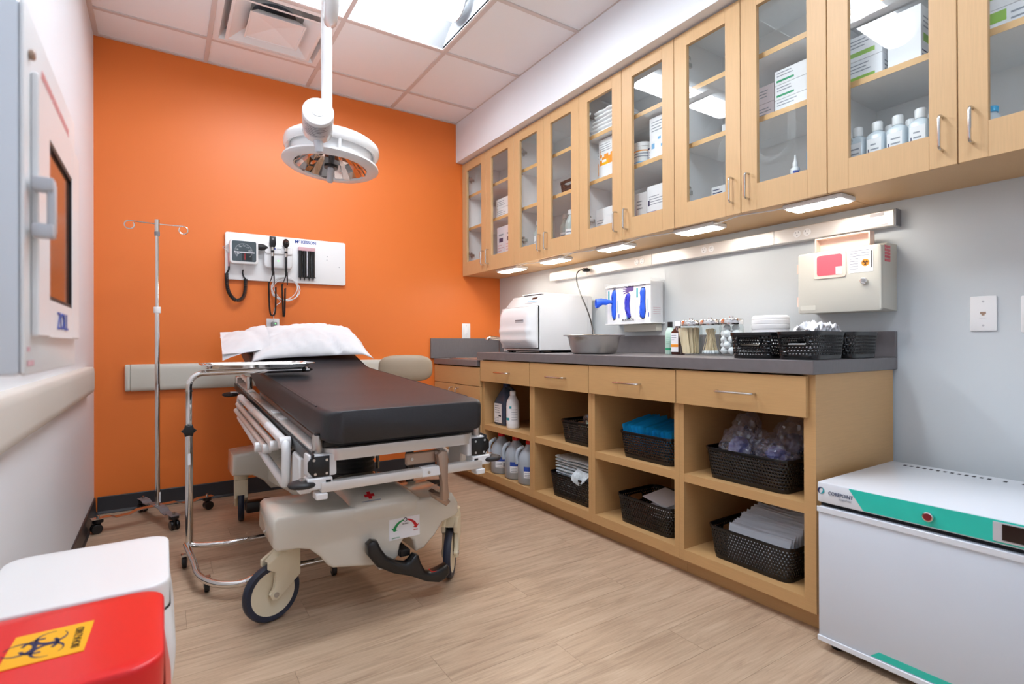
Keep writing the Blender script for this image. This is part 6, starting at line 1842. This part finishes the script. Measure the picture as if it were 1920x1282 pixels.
for z in (sz0 + .05, sz0 + .19): MB().cyl((sx0 + .004, sy1 + .006, z - .02), (sx0 + .004, sy1 + .006, z + .02), .005, n=10).build('hinge', 'peach', sc_)
for i in range(3):
    for j in range(5):
        MB().box(sx0 + .030 + .0165 * i, sx0 + .043 + .0165 * i, sy0 - .0012, sy0 - .0001, sz1 - .062 + .013 * j, sz1 - .052 + .013 * j).build('vent_slot', 'sharps_red', sc_, smooth=False)
fl = MB(); fl.box(2.31, 2.375, sy0 + .055, sy1 - .045, sz1 + .012, sz1 + .018); fl.box(2.345, 2.352, sy0 + .055, sy1 - .045, sz1 + .018, sz1 + .062)
MB().box(2.312, 2.352, sy0 + .0551, sy0 + .0605, sz1 + .0125, sz1 + .066, .0).build('drop_lid_side', 'peach', sc_, smooth=False)
MB().box(2.312, 2.352, sy1 - .0505, sy1 - .0451, sz1 + .0125, sz1 + .066, .0).build('drop_lid_side', 'peach', sc_, smooth=False)
MB().box(2.312, 2.3525, sy0 + .0606, sy1 - .0506, sz1 + .0605, sz1 + .066).build('drop_lid_top', 'peach', sc_, smooth=False)
MB().box(2.346, 2.3520, sy0 + .0606, sy1 - .0506, sz1 + .0125, sz1 + .0604).build('drop_lid_back', 'peach', sc_, smooth=False)

# ================================================================= refrigerator
fr = thing('undercounter_refrigerator', 'low white refrigerator with teal stripe in front of the grey wall', 'refrigerator', (2.02, .59, 0))
fy0, fy1 = .285, .897
MB().box(1.752, 2.285, fy0, fy1, .465, .530, .006, 2).build('top_housing', 'appliance', fr, ang=30)
MB().box(1.80, 2.283, fy0 + .002, fy1 - .002, .03, .4645, .004, 1).build('cabinet_body', 'appliance', fr, smooth=False)
dr = MB().box(1.752, 1.79, fy0 + .002, fy1 - .003, .040, .452, .004, 2).build('door', 'appliance_door', fr, ang=30)
MB().box(1.748, 1.7519, fy0 + .001, fy1 - .001, .435, .4525, .001, 1).build('door_trim', 'appliance', dr, smooth=False)
MB().box(1.747, 1.7519, fy0 + .001, fy1 - .001, .026, .044, .002, 1).build('bottom_trim', 'appliance', dr, smooth=False)
MB().box(1.77, 2.27, fy0 + .004, fy1 - .004, .452, .465).build('gap', 'dark_gap', fr, smooth=False)
for (fx, fyy) in ((1.80, fy0 + .04), (1.80, fy1 - .04), (2.24, fy0 + .04), (2.24, fy1 - .04)):
    MB().cyl((fx, fyy, 0), (fx, fyy, .0302), .02, n=14).build('foot', 'black_plastic', fr)
fx_ = 1.7515
MB().prism([(.803, .527), (fy0 + .02, .527), (fy0 + .02, .4695), (.762, .4695)], lambda u, v, t: (t, u, v), fx_ - .0006, fx_ - .0001).build('teal_stripe', 'teal', fr, smooth=False)
MB().prism([(fy0 + .03, .4745), (.463, .4745), (.463, .5225), (fy0 + .03, .5225)], lambda u, v, t: (t, u, v), fx_ - .004, fx_ - .0007).build('display_frame', 'grey_plastic', fr, smooth=False)
MB().prism([(fy0 + .034, .480), (.445, .480), (.445, .520), (fy0 + .034, .520)], lambda u, v, t: (t, u, v), fx_ - .005, fx_ - .0041).build('display', 'dark_glass', fr, smooth=False)
lk = MB().cyl((fx_ - .0006, .598, .497), (fx_ - .012, .598, .497), .0135, n=22, bev=.003).build('key_lock', 'chrome', fr)
MB().cyl((fx_ - .0121, .598, .497), (fx_ - .0128, .598, .497), .0095, n=18).build('lock_face', 'lock_red', lk)
lettering('COREPOINT', .0160, 'print_navy', fr, (fx_ - .0004, .826, .4995), (0, -1, 0), (0, 0, 1), xs=.80)
lettering('SCIENTIFIC', .0075, 'print_grey', fr, (fx_ - .0004, .812, .4865), (0, -1, 0), (0, 0, 1))
def lune(a0, sg):
    po = []
    for k in range(13):
        a = math.radians(a0 + 200 * k / 12); po.append((.0105 * math.cos(a), .0105 * math.sin(a)))
    for k in range(12, -1, -1):
        a = math.radians(a0 + 200 * k / 12); w = .0048 * math.sin(PI * k / 12); po.append(((.0100 - w) * math.cos(a), (.0100 - w) * math.sin(a)))
    return po
for a0, mm in ((60, 'print_navy'), (240, 'print_teal')):
    MB().prism(lune(a0, 1), lambda u, v, t: (t, .884 - u, .5035 + v), fx_ - .0006, fx_ - .0001).build('logo_mark', mm, fr, smooth=False)
MB().prism([(.745, .046), (.722, .066), (fy0 + .03, .066), (fy0 + .03, .046)], lambda u, v, t: (t, u, v), 1.7512, 1.7518).build('lower_stripe', 'teal', dr, smooth=False)
for k in range(14):
    y = .838 - .0195 * k - (.02 if k > 12 else 0)
    MB().box(2.225, 2.242, y - .009, y, .5301, .5306).build('vent_slot', 'dark_gap', fr, smooth=False)
for k in range(4):
    y = .52 - .0195 * k
    MB().box(2.225, 2.242, y - .009, y, .5301, .5306).build('vent_slot', 'dark_gap', fr, smooth=False)

# ================================================================= step bins
def bin_(label, x0, x1, y0, y1, h, m, name, sticker=False):
    t = thing(name, label, 'bin', ((x0 + x1) / 2, (y0 + y1) / 2, 0))
    c = ((x0 + x1) / 2, (y0 + y1) / 2, 0); W, D = x1 - x0, y1 - y0
    b = MB(); loft(b, [(0, W * .80, D * .80, .03), (.006, W * .82, D * .82, .035), (h - .10, W * .92, D * .92, .04), (h - .055, W * .94, D * .94, .04)], c, 6); b.build('body', m, t, ang=40)
    b = MB(); loft(b, [(h - .055, W * .985, D * .985, .045), (h - .010, W * .992, D * .992, .045), (h - .004, W * .990, D * .990, .045), (h - .0008, W * .980, D * .980, .044), (h, W * .965, D * .965, .043), (h + .0003, W * .80, D * .80, .04)], c, 7); b.build('lid', m, t, ang=50)
    # liner bag folded over the rim
    b = MB(); P = rrect(W * 1.0, D * .96, .045, 8)
    n_ = len(P)
    def skirt(u, v):
        p = P[int(round(u * n_)) % n_]
        k = 1 + .055 * math.sin(v * PI) + .022 * noise.noise(Vector((p[0] * 18, p[1] * 18, v * 2)))
        return Vector((c[0] + p[0] * k, c[1] + p[1] * k, h - .062 - .17 * v + .012 * noise.noise(Vector((p[0] * 20, p[1] * 20, 5))) * v))
    b.grid(n_, 9, skirt, closed_u=True); b.build('liner_bag', m, t, ang=60)
    MB().box(c[0] + W * .40, c[0] + W * .40 + .045, c[1] - .05, c[1] + .05, .008, .03, .006, 2).build('pedal', 'black_plastic', t)
    return t
wb = bin_('white step bin behind the red bin, against left wall', -.292, .012, 1.262, 1.60, .50, 'white_plastic', 'step_bin')
rb = bin_('red biohazard step bin with yellow sticker in left foreground', -.300, .002, .955, 1.253, .50, 'red_plastic', 'step_bin')
fT = lambda u, v, d: Vector((-.150 + u, 1.110 + v, .5006 + d))
st_ = MB().prism([(-.054, -.054), (.046, -.054), (.050, .052), (-.050, .052)], fT, .0002, .0009).build('biohazard_sticker', 'label_yellow', rb, smooth=False)
biohazard(st_, lambda u, v, d: fT(-.014 + u, v, d), .038, .0009, .0013, 'print_navy', rot=180)
lettering('BIOHAZARD', .0155, 'print_black', st_, fT(.034, -.001, .0008), (0, 1, 0), (-1, 0, 0), xs=.82)

# ================================================================= defibrillator cabinet on the left wall
dc = thing('defibrillator_cabinet', 'white metal wall cabinet with window and lever handle on left wall', 'wall cabinet', (XL, 1.075, .935))
ay0, ay1, az0, az1, ax = .857, 1.297, .937, 1.392, -.140
b = MB(); b.box(XL + .0005, ax - .004, ay0, ay1, az0, az1, .006, 2); b.build('housing', 'appliance', dc, ang=30)
b = MB(); b.prism(rrect(ay1 - ay0, az1 - az0, .006, 3, (ay0 + ay1) / 2, (az0 + az1) / 2), YZ, ax - .0039, ax, bev=.0015); b.build('face_frame', 'white_plastic', dc, ang=30)
dy0, dy1, dz0, dz1 = .893, 1.282, .985, 1.320
wy0, wy1, wz0, wz1 = .975, 1.196, 1.037, 1.262
d = MB()
d.box(ax + .0002, ax + .008, dy0, wy0, dz0, dz1, .002, 1); d.box(ax + .0002, ax + .008, wy1, dy1, dz0, dz1, .002, 1)
d.box(ax + .0002, ax + .0078, wy0, wy1, dz0, wz0); d.box(ax + .0002, ax + .0078, wy0, wy1, wz1, dz1)
dr = d.build('door', 'white_plastic', dc, smooth=False)
MB().box(ax + .0002, ax + .003, wy0 + .001, wy1 - .001, wz0 + .001, wz1 - .001).build('window_glass', 'window_reflection', dr, smooth=False)
g_ = MB()
for (a_, b_, c_, e_) in ((wy0, wy1, wz0, wz0 + .006), (wy0, wy1, wz1 - .006, wz1), (wy0, wy0 + .006, wz0 + .006, wz1 - .006), (wy1 - .006, wy1, wz0 + .006, wz1 - .006)): g_.box(ax + .003, ax + .0066, a_, b_, c_, e_)
g_.build('window_gasket', 'black_rubber', dr, smooth=False)
MB().cyl((ax + .004, dy1 + .004, dz0 + .01), (ax + .004, dy1 + .004, dz1 - .005), .0035, n=8).build('hinge', 'grey_plastic', dc)
hy = .882
hd_ = MB()
for zz in (1.108, 1.166): hd_.box(ax + .004, ax + .026, hy - .014, hy + .008, zz, zz + .017, .003, 2)
hd_.box(ax + .018, ax + .027, hy - .010, hy + .006, 1.112, 1.179, .004, 2)
hd_.build('handle', 'grey_plastic', dr)
lettering('ZOLL', .037, 'print_blue', dr, (ax + .0082, 1.085, 1.009), (0, 1, 0), (0, 0, 1), xs=1.15)
lettering('AUTOMATED EXTERNAL DEFIBRILLATOR', .0185, 'faded_red', dc, (ax + .0005, 1.088, 1.345), (0, 1, 0), (0, 0, 1), xs=.72)
MB().box(ax + .0001, ax + .0006, .872, .888, .966, .972).build('print_line', 'print_pink', dc, smooth=False)
MB().box(ax + .0001, ax + .0006, .872, .912, .948, .955).build('print_line', 'print_pink', dc, smooth=False)
kl = MB().cyl((ax, .886, 1.337), (ax + .006, .886, 1.337), .0065, n=16, bev=.002).build('key_lock', 'bronze', dc)
